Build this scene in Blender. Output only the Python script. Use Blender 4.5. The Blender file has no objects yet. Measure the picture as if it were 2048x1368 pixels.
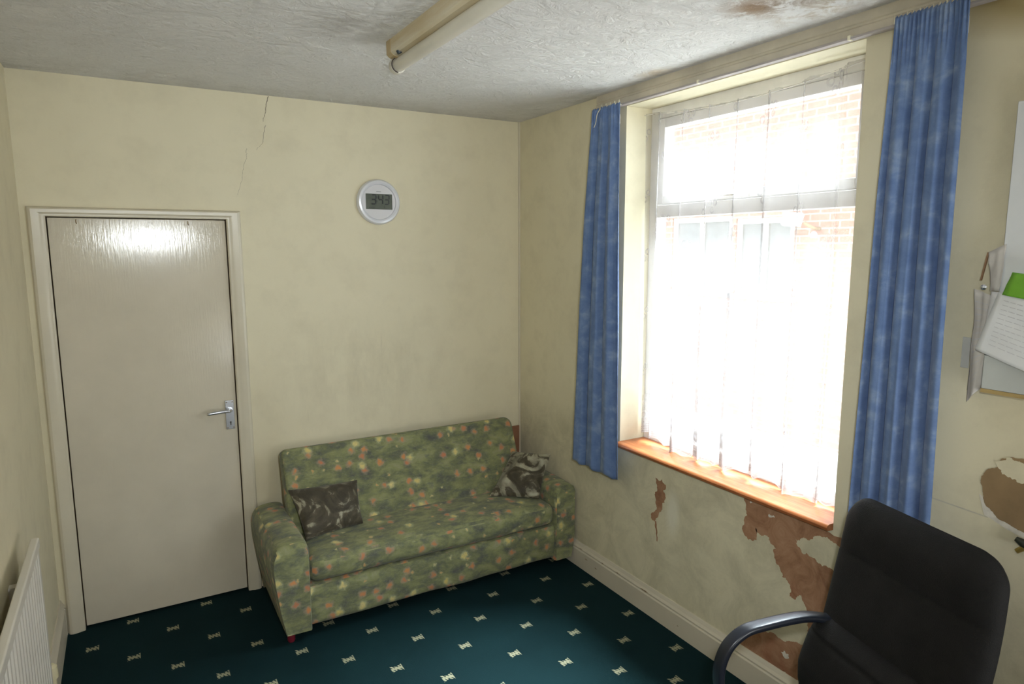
import bpy, bmesh, math, random
from mathutils import Vector, Matrix, noise as mn

sc = bpy.context.scene
C = sc.collection
PI = math.pi
random.seed(7)

# ------------------------------------------------------------------ camera
cam_d = bpy.data.cameras.new('camera')
cam = bpy.data.objects.new('camera', cam_d); C.objects.link(cam)
cam_d.sensor_width = 36.0
cam_d.lens = 1330.0 / 2048 * 36.0
cam_d.clip_start = 0.05
CAM = Vector((-2.182, -3.654, 1.838))
yaw, pitch, roll = -0.5264, -0.1411, -0.0022
fwd = Vector((-math.sin(yaw)*math.cos(pitch), math.cos(yaw)*math.cos(pitch), math.sin(pitch)))
rt = Vector((math.cos(yaw), math.sin(yaw), 0)); up = rt.cross(fwd)
r2 = rt*math.cos(roll) + up*math.sin(roll); u2 = -rt*math.sin(roll) + up*math.cos(roll)
M = Matrix((r2, u2, -fwd)).transposed().to_4x4(); M.translation = CAM
cam.matrix_world = M
sc.camera = cam

# ------------------------------------------------------------------ light
w = bpy.data.worlds.new('overcast_sky'); sc.world = w; w.use_nodes = True
bg = w.node_tree.nodes['Background']
bg.inputs[0].default_value = (0.80, 0.91, 1.0, 1)
bg.inputs[1].default_value = 6.0

def sun(name, direction, strength, angle, col):
    d = bpy.data.lights.new(name, 'SUN'); o = bpy.data.objects.new(name, d); C.objects.link(o)
    d.energy = strength; d.angle = math.radians(angle); d.color = col
    o.rotation_euler = Vector(direction).to_track_quat('-Z', 'Y').to_euler()
    o.location = (3, -1.6, 6)
    return o
sun('bright_overcast_sky', (-1.0, -0.03, -1.42), 38.0, 34, (0.82, 0.93, 1.0))
# camera flash, just above and to the right of the lens
fd = bpy.data.lights.new('camera_flash', 'SPOT'); fl = bpy.data.objects.new('camera_flash', fd); C.objects.link(fl)
fd.energy = 100.0; fd.shadow_soft_size = 0.045; fd.color = (0.92, 0.975, 1.0); fd.spot_size = math.radians(104); fd.spot_blend = 0.85; fl.location = (-1.95, -3.62, 1.93)
fl.rotation_euler = (fwd + Vector((-0.16, -0.05, -0.01))).to_track_quat('-Z', 'Y').to_euler()
# added fill light behind the camera, tilted up to brighten room and ceiling
ad = bpy.data.lights.new('rear_fill_light', 'AREA'); al = bpy.data.objects.new('rear_fill_light', ad); C.objects.link(al)
ad.shape = 'RECTANGLE'; ad.size = 0.9; ad.size_y = 1.3; ad.energy = 34.0; ad.color = (0.95, 0.98, 1.0)
al.location = (-0.60, -4.40, 1.1); al.rotation_euler = (PI/2 + 0.65, 0, 0.62)

sc.view_settings.view_transform = 'Standard'
sc.view_settings.look = 'None'
sc.view_settings.gamma = 1.0
sc.view_settings.exposure = 0.17
sc.view_settings.use_curve_mapping = False
try:
    sc.cycles.use_denoising = True
    sc.cycles.max_bounces = 10
    sc.cycles.diffuse_bounces = 6
    sc.cycles.transparent_max_bounces = 24
    sc.cycles.sample_clamp_indirect = 8.0
except Exception: pass

# ------------------------------------------------------------------ material helpers
def srgb(r, g, b):
    f = lambda c: (c/255/12.92) if c/255 <= 0.04045 else ((c/255+0.055)/1.055)**2.4
    return (f(r), f(g), f(b), 1)

class NT:
    def __init__(s, name):
        s.m = bpy.data.materials.new(name); s.m.use_nodes = True
        s.t = s.m.node_tree; s.n = s.t.nodes; s.l = s.t.links
        s.b = s.n['Principled BSDF']; s.out = s.n['Material Output']
        s.tc = s.n.new('ShaderNodeTexCoord')
    def _set(s, sock, v):
        if v is None: return
        if hasattr(v, 'is_output'): s.l.new(v, sock)
        else: sock.default_value = v
    def mapping(s, scale=(1,1,1), loc=(0,0,0), src='Object'):
        n = s.n.new('ShaderNodeMapping'); n.inputs['Scale'].default_value = scale; n.inputs['Location'].default_value = loc
        s.l.new(s.tc.outputs[src], n.inputs[0]); return n.outputs[0]
    def noise(s, scale, detail=4, rough=0.55, vec=None, dist=0.0, col=False):
        n = s.n.new('ShaderNodeTexNoise'); n.inputs['Scale'].default_value = scale
        n.inputs['Detail'].default_value = detail; n.inputs['Roughness'].default_value = rough
        n.inputs['Distortion'].default_value = dist
        s.l.new(vec if vec else s.tc.outputs['Object'], n.inputs['Vector'])
        return n.outputs['Color' if col else 'Fac']
    def voro(s, scale, vec=None, rnd=1.0, feature='F1'):
        n = s.n.new('ShaderNodeTexVoronoi'); n.feature = feature; n.inputs['Scale'].default_value = scale
        n.inputs['Randomness'].default_value = rnd
        s.l.new(vec if vec else s.tc.outputs['Object'], n.inputs['Vector']); return n
    def ramp(s, fac, stops, interp='LINEAR'):
        n = s.n.new('ShaderNodeValToRGB'); e = n.color_ramp.elements; n.color_ramp.interpolation = interp
        while len(e) < len(stops): e.new(0.5)
        for i, (p, c) in enumerate(stops):
            e[i].position = p; e[i].color = c if hasattr(c, '__len__') else (c, c, c, 1)
        s.l.new(fac, n.inputs[0]); return n.outputs[0]
    def mix(s, fac, a, b, blend='MIX'):
        n = s.n.new('ShaderNodeMix'); n.data_type = 'RGBA'; n.blend_type = blend
        s._set(n.inputs['Factor'], fac); s._set(n.inputs['A'], None)
        s._set(n.inputs[6], a); s._set(n.inputs[7], b); return n.outputs[2]
    def math(s, op, a, b=None, c=None, clamp=False):
        n = s.n.new('ShaderNodeMath'); n.operation = op; n.use_clamp = clamp
        for i, v in enumerate((a, b, c)):
            if v is not None: s._set(n.inputs[i], v)
        return n.outputs[0]
    def sep(s, vec):
        n = s.n.new('ShaderNodeSeparateXYZ'); s.l.new(vec, n.inputs[0]); return n.outputs
    def comb(s, x, y, z=0.0):
        n = s.n.new('ShaderNodeCombineXYZ')
        for i, v in enumerate((x, y, z)): s._set(n.inputs[i], v)
        return n.outputs[0]
    def bump(s, h, strength=0.3, dist=0.01):
        n = s.n.new('ShaderNodeBump'); n.inputs['Strength'].default_value = strength; n.inputs['Distance'].default_value = dist
        s.l.new(h, n.inputs['Height']); s.l.new(n.outputs[0], s.b.inputs['Normal']); return n.outputs[0]
    def blob(s, c, r, soft=0.5):
        """1 inside a sphere about c of radii r, fading to 0 outside"""
        n = s.n.new('ShaderNodeMapping'); n.vector_type = 'TEXTURE'
        n.inputs['Location'].default_value = c; n.inputs['Scale'].default_value = r
        s.l.new(s.tc.outputs['Object'], n.inputs[0])
        v = s.n.new('ShaderNodeVectorMath'); v.operation = 'LENGTH'; s.l.new(n.outputs[0], v.inputs[0])
        m = s.n.new('ShaderNodeMapRange'); m.inputs[1].default_value = 1.0; m.inputs[2].default_value = 1.0-soft
        s.l.new(v.outputs['Value'], m.inputs[0]); return m.outputs[0]
    def set(s, color=None, rough=None, metal=None, spec=None, sheen=None):
        s._set(s.b.inputs['Base Color'], color); s._set(s.b.inputs['Roughness'], rough)
        s._set(s.b.inputs['Metallic'], metal); s._set(s.b.inputs['Specular IOR Level'], spec)
        if sheen: s.b.inputs['Sheen Weight'].default_value = sheen
        return s.m

def simple(name, col, rough=0.5, metal=0.0, var=0.08, scale=9, bump=0.0, bscale=60, spec=None):
    t = NT(name); f = t.noise(scale, 5)
    dark = tuple(c*(1-var*2.2) for c in col[:3]) + (1,); lite = tuple(min(1, c*(1+var)) for c in col[:3]) + (1,)
    t.set(t.ramp(f, [(0.3, dark), (0.7, lite)]), rough, metal, spec)
    if bump: t.bump(t.noise(bscale, 4), bump, 0.004)
    return t.m

# painted wall; grime appears as real dirt blotches
WALL = (0.70, 0.61, 0.415, 1)
def wall_mat(name, grime=0.3, extra=None):
    t = NT(name)
    big = t.noise(1.1, 6, 0.6); mid = t.noise(6, 6, 0.65)
    c = t.mix(t.ramp(big, [(0.35, 0), (0.75, 1)]), (0.715, 0.655, 0.475, 1), (0.655, 0.60, 0.43, 1))
    g = t.math('MULTIPLY', t.ramp(mid, [(0.48, 0), (0.78, 1)]), grime)
    c = t.mix(g, c, (0.30, 0.255, 0.17, 1))
    if extra: c = extra(t, c)
    t.set(c, 0.62, 0, 0.3)
    t.bump(t.math('ADD', t.noise(14, 5), t.math('MULTIPLY', t.noise(120, 3), 0.25)), 0.18, 0.006)
    return t.m

def ex_back(t, c):
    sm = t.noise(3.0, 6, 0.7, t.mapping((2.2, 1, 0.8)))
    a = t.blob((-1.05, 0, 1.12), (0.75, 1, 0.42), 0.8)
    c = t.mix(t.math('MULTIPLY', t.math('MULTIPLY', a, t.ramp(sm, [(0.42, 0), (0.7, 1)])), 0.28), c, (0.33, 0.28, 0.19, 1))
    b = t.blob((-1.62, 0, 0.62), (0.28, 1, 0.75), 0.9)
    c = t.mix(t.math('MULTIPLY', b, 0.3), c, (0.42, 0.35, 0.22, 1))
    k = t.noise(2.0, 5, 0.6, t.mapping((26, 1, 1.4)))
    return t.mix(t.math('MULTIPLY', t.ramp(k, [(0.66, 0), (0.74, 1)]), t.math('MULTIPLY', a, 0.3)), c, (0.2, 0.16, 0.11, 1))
def ex_right(t, c):
    z = t.sep(t.tc.outputs['Object'])[2]
    low = t.ramp(z, [(0.75, 1), (0.95, 0)])
    n = t.noise(5, 8, 0.75, None, 0.6)
    c = t.mix(t.math('MULTIPLY', t.math('MULTIPLY', low, t.ramp(n, [(0.4, 0), (0.68, 1)])), 0.55), c, (0.30, 0.275, 0.18, 1))
    c = t.mix(t.math('MULTIPLY', low, 0.25), c, (0.50, 0.46, 0.33, 1))
    pale = t.blob((0, -1.42, 0.58), (1, 0.055, 0.14), 0.6)
    c = t.mix(t.math('MULTIPLY', pale, 0.5), c, (0.72, 0.70, 0.60, 1))
    d = t.blob((0, -3.3, 2.62), (1, 0.98, 0.285), 0.22)      # darkness past the flash beam, painted brown into the wall colour
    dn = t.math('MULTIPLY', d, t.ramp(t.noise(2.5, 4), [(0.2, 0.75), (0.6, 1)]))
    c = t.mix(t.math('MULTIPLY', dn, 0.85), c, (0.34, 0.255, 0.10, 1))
    # repaired pale band under the horizontal paper seam at the right end
    y = t.sep(t.tc.outputs['Object'])[1]
    seam = t.math('MULTIPLY', t.ramp(z, [(0.0, 1), (1.0, 0)], 'LINEAR'), 0.0)
    return c
M_wall_back = wall_mat('cream_paint_back', 0.16, ex_back)
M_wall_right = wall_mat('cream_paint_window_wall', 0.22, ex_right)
M_wall = wall_mat('cream_paint_plain', 0.2)

# ceiling: swirled textured plaster, blotchily darker near the edges
def ceiling_mat():
    t = NT('textured_plaster_ceiling')
    sw = t.noise(7.0, 8, 0.62, t.mapping((1, 1.6, 1)), 1.6)
    fine = t.noise(34, 6, 0.7, None, 1.2)
    big = t.noise(1.3, 5)
    c = t.mix(t.ramp(big, [(0.35, 0), (0.7, 1)]), (0.93, 0.92, 0.89, 1), (0.86, 0.85, 0.82, 1))
    c = t.mix(t.math('MULTIPLY', t.ramp(fine, [(0.52, 0), (0.72, 1)]), 0.3), c, (0.60, 0.58, 0.53, 1))
    def stain(c, p, r, col, amt, lo=0.42, hi=0.6, soft=0.8):
        return t.mix(t.math('MULTIPLY', t.math('MULTIPLY', t.blob(p, r, soft), t.ramp(t.noise(11, 7, 0.7, None, 1.0), [(lo, 0), (hi, 1)])), amt), c, col)
    c = stain(c, (-0.36, -2.08, 2.6), (0.15, 0.12, 0.5), (0.38, 0.26, 0.16, 1), 0.95, 0.38, 0.5)
    c = stain(c, (-0.30, -2.18, 2.6), (0.14, 0.14, 0.5), (0.30, 0.22, 0.15, 1), 0.9)
    c = stain(c, (-0.17, -2.18, 2.6), (0.12, 0.25, 0.5), (0.45, 0.33, 0.18, 1), 0.8)
    c = stain(c, (-0.09, -1.31, 2.6), (0.07, 0.13, 0.5), (0.60, 0.47, 0.30, 1), 0.7, 0.35, 0.5)
    c = stain(c, (-1.45, -1.25, 2.6), (0.20, 0.25, 0.5), (0.40, 0.37, 0.33, 1), 0.7, 0.3, 0.7)
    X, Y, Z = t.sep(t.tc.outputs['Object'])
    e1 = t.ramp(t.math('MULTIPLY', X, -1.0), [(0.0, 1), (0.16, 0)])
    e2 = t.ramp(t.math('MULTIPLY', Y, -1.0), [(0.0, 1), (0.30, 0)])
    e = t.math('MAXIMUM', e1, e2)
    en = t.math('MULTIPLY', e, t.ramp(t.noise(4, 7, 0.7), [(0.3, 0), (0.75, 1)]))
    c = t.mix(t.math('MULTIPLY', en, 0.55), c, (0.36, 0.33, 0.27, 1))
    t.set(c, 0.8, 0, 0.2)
    h = t.math('ADD', sw, t.math('MULTIPLY', fine, 0.4))
    t.bump(h, 1.0, 0.035)
    return t.m
M_ceiling = ceiling_mat()

# carpet: dark green-teal with a staggered cream woven motif
def carpet_mat():
    t = NT('green_carpet')
    X, Y, Z = t.sep(t.tc.outputs['Object'])
    def lattice(ox, oy):
        px = t.math('SUBTRACT', t.math('MODULO', t.math('ADD', X, 10*0.334 - ox + 0.167), 0.334), 0.167)
        py = t.math('SUBTRACT', t.math('MODULO', t.math('ADD', Y, 20*0.340 - oy + 0.170), 0.340), 0.170)
        return px, py
    def motif(px, py):
        ax = t.math('ABSOLUTE', px); ay = t.math('ABSOLUTE', py)
        # bow-tie body, pinched at the middle, cut by stripes
        lim = t.math('ADD', 0.013, t.math('MULTIPLY', ax, 0.42))
        inx = t.math('LESS_THAN', ax, 0.026); iny = t.math('LESS_THAN', ay, lim)
        st = t.math('GREATER_THAN', t.math('SINE', t.math('MULTIPLY', t.math('ADD', px, t.math('MULTIPLY', py, 0.5)), 430.0)), -0.45)
        mid = t.math('LESS_THAN', ay, 0.006)
        return t.math('MULTIPLY', t.math('MULTIPLY', inx, iny), t.math('MAXIMUM', st, mid))
    a = motif(*lattice(-0.931, -1.059)); b = motif(*lattice(-0.763, -0.889))
    mk = t.math('MAXIMUM', a, b)
    n = t.noise(3.0, 5); f = t.noise(420, 2)
    base = t.mix(t.ramp(n, [(0.3, 0), (0.7, 1)]), (0.0042, 0.0175, 0.020, 1), (0.0056, 0.0235, 0.0265, 1))
    base = t.mix(t.math('MULTIPLY', t.ramp(f, [(0.35, 0), (0.7, 1)]), 0.5), base, (0.003, 0.016, 0.017, 1))
    mot = t.mix(t.ramp(t.noise(260, 3), [(0.4, 0), (0.62, 1)]), (0.40, 0.37, 0.235, 1), (0.13, 0.16, 0.11, 1))
    t.set(t.mix(mk, base, mot), 0.95, 0, 0.1)
    t.bump(f, 0.5, 0.004)
    return t.m
M_carpet = carpet_mat()

def gloss_paint(name, col, rough=0.22, streak=(2, 2, 30), bstr=0.08):
    t = NT(name); n = t.noise(3, 6, 0.6)
    dk = tuple(c*0.86 for c in col[:3]) + (1,)
    t.set(t.ramp(n, [(0.35, col), (0.8, dk)]), rough, 0, 0.36)
    t.bump(t.noise(9, 5, 0.6, t.mapping(streak)), bstr, 0.004)
    return t.m
M_door = gloss_paint('magnolia_gloss_door', (0.60, 0.545, 0.43, 1), 0.13, (14, 1, 1.2), 0.12)
M_trim = gloss_paint('cream_gloss_trim', (0.62, 0.565, 0.435, 1), 0.26)
M_skirt = gloss_paint('worn_cream_skirting', (0.60, 0.545, 0.43, 1), 0.38)
M_white = simple('white_window_paint', (0.80, 0.78, 0.74, 1), 0.4, 0, 0.05)
M_board = simple('dirty_white_rail_board', (0.62, 0.56, 0.44, 1), 0.5, 0, 0.12, 5)
M_track = simple('white_plastic_track', (0.70, 0.66, 0.60, 1), 0.4)
M_rail = simple('grey_metal_rail', (0.40, 0.36, 0.34, 1), 0.5)
M_hookp = simple('cream_plastic_hooks', (0.80, 0.76, 0.58, 1), 0.4)
M_dark = simple('dark_gap', (0.06, 0.045, 0.035, 1), 0.8)
M_gold = simple('dirty_edge', (0.30, 0.22, 0.13, 1), 0.8)

def sill_mat():
    t = NT('varnished_pine_sill')
    g = t.noise(3.0, 8, 0.65, t.mapping((16, 1.4, 10)), 1.2)
    c = t.ramp(g, [(0.25, (0.25, 0.075, 0.025, 1)), (0.55, (0.42, 0.145, 0.05, 1)), (0.8, (0.55, 0.22, 0.08, 1))])
    t.set(c, 0.28, 0, 0.5); t.bump(g, 0.05, 0.003); return t.m
M_sill = sill_mat()

def plaster_mat():
    t = NT('bare_brown_plaster')
    n = t.noise(9, 8, 0.7, None, 1.4); m = t.noise(3.2, 5, 0.6, None, 0.8)
    c = t.ramp(n, [(0.25, (0.20, 0.10, 0.055, 1)), (0.5, (0.34, 0.185, 0.105, 1)), (0.75, (0.44, 0.27, 0.17, 1))])
    c = t.mix(t.math('MULTIPLY', t.ramp(m, [(0.55, 0), (0.75, 1)]), 0.6), c, (0.24, 0.075, 0.04, 1))
    t.set(c, 0.85, 0, 0.2); t.bump(n, 0.3, 0.004); return t.m
M_plaster = plaster_mat()
M_scar = simple('old_brown_backing', (0.27, 0.18, 0.09, 1), 0.85, 0, 0.15, 6)
M_torn = simple('torn_paper_edge', (0.66, 0.62, 0.54, 1), 0.85, 0, 0.1, 30)

# ------------------------------------------------------------------ geometry helpers
def link(name, me, mats, parent=None):
    o = bpy.data.objects.new(name, me); C.objects.link(o)
    for m in (mats if isinstance(mats, (list, tuple)) else [mats]): me.materials.append(m)
    if parent: o.parent = parent
    return o
def from_bm(name, bm, mats, parent=None, smooth=False, angle=None):
    bmesh.ops.recalc_face_normals(bm, faces=bm.faces[:])
    me = bpy.data.meshes.new(name); bm.to_mesh(me); bm.free()
    if smooth:
        me.polygons.foreach_set('use_smooth', [True]*len(me.polygons))
        if angle:
            try: me.set_sharp_from_angle(angle=math.radians(angle))
            except Exception: pass
    return link(name, me, mats, parent)
def box(bm, x0, x1, y0, y1, z0, z1, mi=0):
    x0, x1 = sorted((x0, x1)); y0, y1 = sorted((y0, y1)); z0, z1 = sorted((z0, z1))
    v = [bm.verts.new(p) for p in ((x0,y0,z0),(x1,y0,z0),(x1,y1,z0),(x0,y1,z0),(x0,y0,z1),(x1,y0,z1),(x1,y1,z1),(x0,y1,z1))]
    for f in ((0,3,2,1),(4,5,6,7),(0,1,5,4),(1,2,6,5),(2,3,7,6),(3,0,4,7)):
        bm.faces.new([v[i] for i in f]).material_index = mi
    return v
def obox(bm, M4, sx, sy, sz, mi=0):
    vs = box(bm, -sx/2, sx/2, -sy/2, sy/2, -sz/2, sz/2, mi)
    for v in vs: v.co = M4 @ v.co
def bevel(o, w, seg=3):
    m = o.modifiers.new('bevel', 'BEVEL'); m.width = w; m.segments = seg; m.limit_method = 'ANGLE'; m.angle_limit = math.radians(35)
    m.harden_normals = True
    o.data.polygons.foreach_set('use_smooth', [True]*len(o.data.polygons))
    return o
def boxes(name, lst, mats, parent=None, bev=0.0, seg=2):
    bm = bmesh.new()
    for b in lst: box(bm, *b)
    o = from_bm(name, bm, mats, parent)
    if bev: bevel(o, bev, seg)
    return o
def extrude(name, prof, axis, a, b, mats, parent=None, smooth=False, angle=30):
    """closed 2-D profile swept along an axis from a to b. axis x: prof=(y,z); y: (x,z); z: (x,y)"""
    bm = bmesh.new(); rings = []
    for t in (a, b):
        P = {'x': lambda p: (t, p[0], p[1]), 'y': lambda p: (p[0], t, p[1]), 'z': lambda p: (p[0], p[1], t)}[axis]
        rings.append([bm.verts.new(P(p)) for p in prof])
    n = len(prof)
    for i in range(n): bm.faces.new((rings[0][i], rings[0][(i+1) % n], rings[1][(i+1) % n], rings[1][i]))
    bm.faces.new(rings[0]); bm.faces.new(rings[1][::-1])
    return from_bm(name, bm, mats, parent, smooth, angle)
def tube_bm(bm, pts, rad, seg=10, cap=True, flat=1.0, up=None, mi=0):
    pts = [Vector(p) for p in pts]; rings = []
    prev = None
    for i, p in enumerate(pts):
        d = (pts[min(i+1, len(pts)-1)] - pts[max(i-1, 0)]).normalized()
        ref = Vector(up) if up else (prev if prev else (Vector((0,0,1)) if abs(d.z) < 0.9 else Vector((1,0,0))))
        a = d.cross(ref).normalized(); b = a.cross(d).normalized(); prev = b
        r = rad[i] if isinstance(rad, (list, tuple)) else rad
        rings.append([bm.verts.new(p + a*math.cos(2*PI*k/seg)*r + b*math.sin(2*PI*k/seg)*r*flat) for k in range(seg)])
    for i in range(len(rings)-1):
        for k in range(seg):
            bm.faces.new((rings[i][k], rings[i][(k+1) % seg], rings[i+1][(k+1) % seg], rings[i+1][k])).material_index = mi
    if cap:
        bm.faces.new(rings[0][::-1]).material_index = mi; bm.faces.new(rings[-1]).material_index = mi
def tube(name, pts, rad, mats, parent=None, seg=10, **k):
    bm = bmesh.new(); tube_bm(bm, pts, rad, seg, **k); return from_bm(name, bm, mats, parent, True, 50)
def smooth_path(pts, n=8):
    """Catmull-Rom through pts"""
    P = [Vector(p) for p in pts]; P = [P[0]*2-P[1]] + P + [P[-1]*2-P[-2]]; out = []
    for i in range(1, len(P)-2):
        for k in range(n):
            t = k/n; a, b, c, d = P[i-1], P[i], P[i+1], P[i+2]
            out.append(0.5*((2*b) + (c-a)*t + (2*a-5*b+4*c-d)*t*t + (3*b-a-3*c+d)*t**3))
    out.append(P[-2]); return out
def lathe_bm(bm, prof, M4=None, seg=32, mi=0):
    """prof = [(r, h)], about local z"""
    M4 = M4 or Matrix.Identity(4); rings = []
    for r, h in prof:
        if r < 1e-6: rings.append([bm.verts.new(M4 @ Vector((0, 0, h)))])
        else: rings.append([bm.verts.new(M4 @ Vector((r*math.cos(2*PI*k/seg), r*math.sin(2*PI*k/seg), h))) for k in range(seg)])
    for a, b in zip(rings, rings[1:]):
        for k in range(seg):
            q = [a[k % len(a)], a[(k+1) % len(a)], b[(k+1) % len(b)], b[k % len(b)]]
            u = []
            for v in q:
                if v not in u: u.append(v)
            if len(u) > 2: bm.faces.new(u).material_index = mi
def lathe(name, prof, M4, mats, parent=None, seg=32, angle=35):
    bm = bmesh.new(); lathe_bm(bm, prof, M4, seg); return from_bm(name, bm, mats, parent, True, angle)
def sheet(name, nu, nv, fn, mats, parent=None, thick=0.0, uvfn=None):
    bm = bmesh.new(); uvl = bm.loops.layers.uv.new('UVMap')
    g = [[bm.verts.new(fn(i/nu, j/nv)) for j in range(nv+1)] for i in range(nu+1)]
    for i in range(nu):
        for j in range(nv):
            f = bm.faces.new((g[i][j], g[i+1][j], g[i+1][j+1], g[i][j+1]))
            for lp, (a, b) in zip(f.loops, ((i,j),(i+1,j),(i+1,j+1),(i,j+1))):
                lp[uvl].uv = uvfn(a/nu, b/nv) if uvfn else (a/nu, b/nv)
    me = bpy.data.meshes.new(name); bm.to_mesh(me); bm.free()
    me.polygons.foreach_set('use_smooth', [True]*len(me.polygons))
    o = link(name, me, mats, parent)
    if thick:
        m = o.modifiers.new('thickness', 'SOLIDIFY'); m.thickness = thick; m.offset = 0
    return o
def box_uv(o, s=1.0, off=(0, 0)):
    me = o.data; uv = me.uv_layers.get('UVMap') or me.uv_layers.new(name='UVMap')
    for p in me.polygons:
        n = p.normal; a = max(range(3), key=lambda i: abs(n[i]))
        for li in p.loop_indices:
            c = me.vertices[me.loops[li].vertex_index].co
            q = (c.y, c.z) if a == 0 else ((c.x, c.z) if a == 1 else (c.x, c.y))
            uv.data[li].uv = (q[0]*s+off[0], q[1]*s+off[1])
def empty(name, loc=(0,0,0), rz=0.0):
    o = bpy.data.objects.new(name, None); C.objects.link(o); o.location = loc; o.rotation_euler = (0, 0, rz)
    o.empty_display_size = 0.05
    return o
def tag(o, label, cat, group=None, kind=None):
    o['label'] = label; o['category'] = cat
    if group: o['group'] = group
    if kind: o['kind'] = kind
    return o
def struct(o, label=None, cat=None):
    o['kind'] = 'structure'
    if label: o['label'] = label
    if cat: o['category'] = cat
    return o
def keep(child, parent):
    child.parent = parent
    child.matrix_parent_inverse = Matrix.Translation(-Vector(parent.location)) if parent.rotation_euler.z == 0 else (Matrix.Translation(parent.location) @ Matrix.Rotation(parent.rotation_euler.z, 4, 'Z')).inverted()
    return child
def ragged(pts, amp, depth=4, seed=1):
    """polygon outline broken up into a torn edge"""
    rnd = random.Random(seed); P = [Vector(p) for p in pts]
    for d in range(depth):
        Q = []
        for i, a in enumerate(P):
            b = P[(i+1) % len(P)]; L = (b-a).length
            m = (a+b)/2 + Vector((-(b-a).y, (b-a).x)).normalized()*rnd.uniform(-1, 1)*amp*0.62*min(1, L*22)
            Q += [a, m] if L > 0.004 else [a]
        P = Q; amp *= 0.86
    return P

# ------------------------------------------------------------------ room dimensions
W, H, FR = 2.56, 2.602, -4.45
Y1, Y2, ZS, ZT = -1.02, -2.24, 0.808, 2.52
TH = 0.235
DX0, DX1, DH = -2.466, -1.719, 1.98

struct(boxes('floor', [(-W-0.1, 0.3, FR-0.1, 0.12, -0.12, 0.0)], M_carpet), 'dark green carpet with a staggered cream bow-tie motif', 'carpet')
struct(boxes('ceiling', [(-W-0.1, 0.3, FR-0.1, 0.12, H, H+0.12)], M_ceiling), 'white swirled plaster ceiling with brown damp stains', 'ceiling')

# back wall with the door opening, a hairline crack and the corner bead
def crack_faces(bm, pts, wd, yv, mi):
    P = ragged_line(pts, 0.008, 3); prev = None
    for i, p in enumerate(P):
        t = i/(len(P)-1); ww = wd*(0.35 + 0.65*abs(math.sin(i*1.7)))*(1-0.5*t)
        cur = (bm.verts.new((p.x-ww, yv, p.y)), bm.verts.new((p.x+ww, yv, p.y)))
        if prev:
            f = bm.faces.new((prev[0], prev[1], cur[1], cur[0])); f.material_index = mi
        prev = cur
def ragged_line(pts, amp, depth):
    rnd = random.Random(3); P = [Vector(p) for p in pts]
    for d in range(depth):
        Q = []
        for a, b in zip(P, P[1:]):
            n = Vector((-(b-a).y, (b-a).x)).normalized(); Q += [a, (a+b)/2 + n*rnd.uniform(-1, 1)*amp]
        P = Q + [P[-1]]; amp *= 0.5
    return P
bm = bmesh.new()
box(bm, -W-0.1, DX0-0.03, 0, 0.12, 0, H); box(bm, DX1+0.03, 0.3, 0, 0.12, 0, H); box(bm, DX0-0.03, DX1+0.03, 0, 0.12, DH+0.03, H)
bmesh.ops.recalc_face_normals(bm, faces=bm.faces[:])
crack_faces(bm, [(-1.481, 2.60), (-1.50, 2.531), (-1.515, 2.473)], 0.0022, -0.0008, 1)
crack_faces(bm, [(-1.502, 2.457), (-1.521, 2.372), (-1.554, 2.33)], 0.0014, -0.0008, 1)
crack_faces(bm, [(-1.602, 2.335), (-1.600, 2.31), (-1.609, 2.278), (-1.628, 2.203), (-1.657, 2.103)], 0.0010, -0.0008, 1)
me = bpy.data.meshes.new('wall_back'); bm.to_mesh(me); bm.free()
struct(link('wall_back', me, [M_wall_back, simple('plaster_crack', (0.20, 0.17, 0.13, 1), 0.9)]), 'cream back wall with a hairline crack running down from the ceiling', 'wall')

# window wall with the opening, torn patches of bare plaster laid into it
bm = bmesh.new()
box(bm, 0, TH, 0.0, Y1, 0, H); box(bm, 0, TH, Y2, FR-0.1, 0, H); box(bm, 0, TH, Y1, Y2, 0, ZS); box(bm, 0, TH, Y1, Y2, ZT, H)
bmesh.ops.recalc_face_normals(bm, faces=bm.faces[:])
def patch(bm, yz, depth, mi, amp=0.02, seed=1, dp=5):
    P = ragged([Vector(p) for p in yz], amp, dp, seed)
    vs = [bm.verts.new((depth, p.x, p.y)) for p in P]
    f = bm.faces.new(vs); f.material_index = mi
    f.normal_update()
    if f.normal.x > 0: f.normal_flip()
peel1 = [(-1.298, 0.722), (-1.345, 0.727), (-1.372, 0.708), (-1.352, 0.672), (-1.366, 0.63), (-1.352, 0.575), (-1.318, 0.520), (-1.302, 0.497), (-1.276, 0.502), (-1.272, 0.525), (-1.305, 0.555), (-1.300, 0.62), (-1.312, 0.665)]
peel1b = [(-1.302, 0.50), (-1.312, 0.50), (-1.322, 0.44), (-1.325, 0.40), (-1.318, 0.40), (-1.312, 0.45)]
peel2 = [(-1.838, 0.808), (-1.846, 0.76), (-1.846, 0.637), (-1.893, 0.629), (-1.897, 0.690), (-1.915, 0.672), (-1.947, 0.676), (-1.975, 0.655), (-2.008, 0.642), (-1.998, 0.600), (-2.03, 0.560), (-2.066, 0.530), (-2.078, 0.470), (-2.104, 0.470), (-2.130, 0.500),
         (-2.155, 0.455), (-2.168, 0.385), (-2.165, 0.300), (-2.175, 0.20), (-2.27, 0.19), (-2.42, 0.24), (-2.46, 0.44), (-2.40, 0.62), (-2.36, 0.808)]
isl = [(-2.085, 0.715), (-2.125, 0.735), (-2.17, 0.760), (-2.22, 0.775), (-2.28, 0.74), (-2.27, 0.66), (-2.21, 0.655), (-2.16, 0.672), (-2.12, 0.672)]
peel3 = [(-1.80, 0.150), (-1.83, 0.205), (-1.90, 0.235), (-1.985, 0.268), (-2.05, 0.275), (-2.12, 0.300), (-2.28, 0.33), (-2.28, 0.150), (-2.05, 0.146)]
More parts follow.
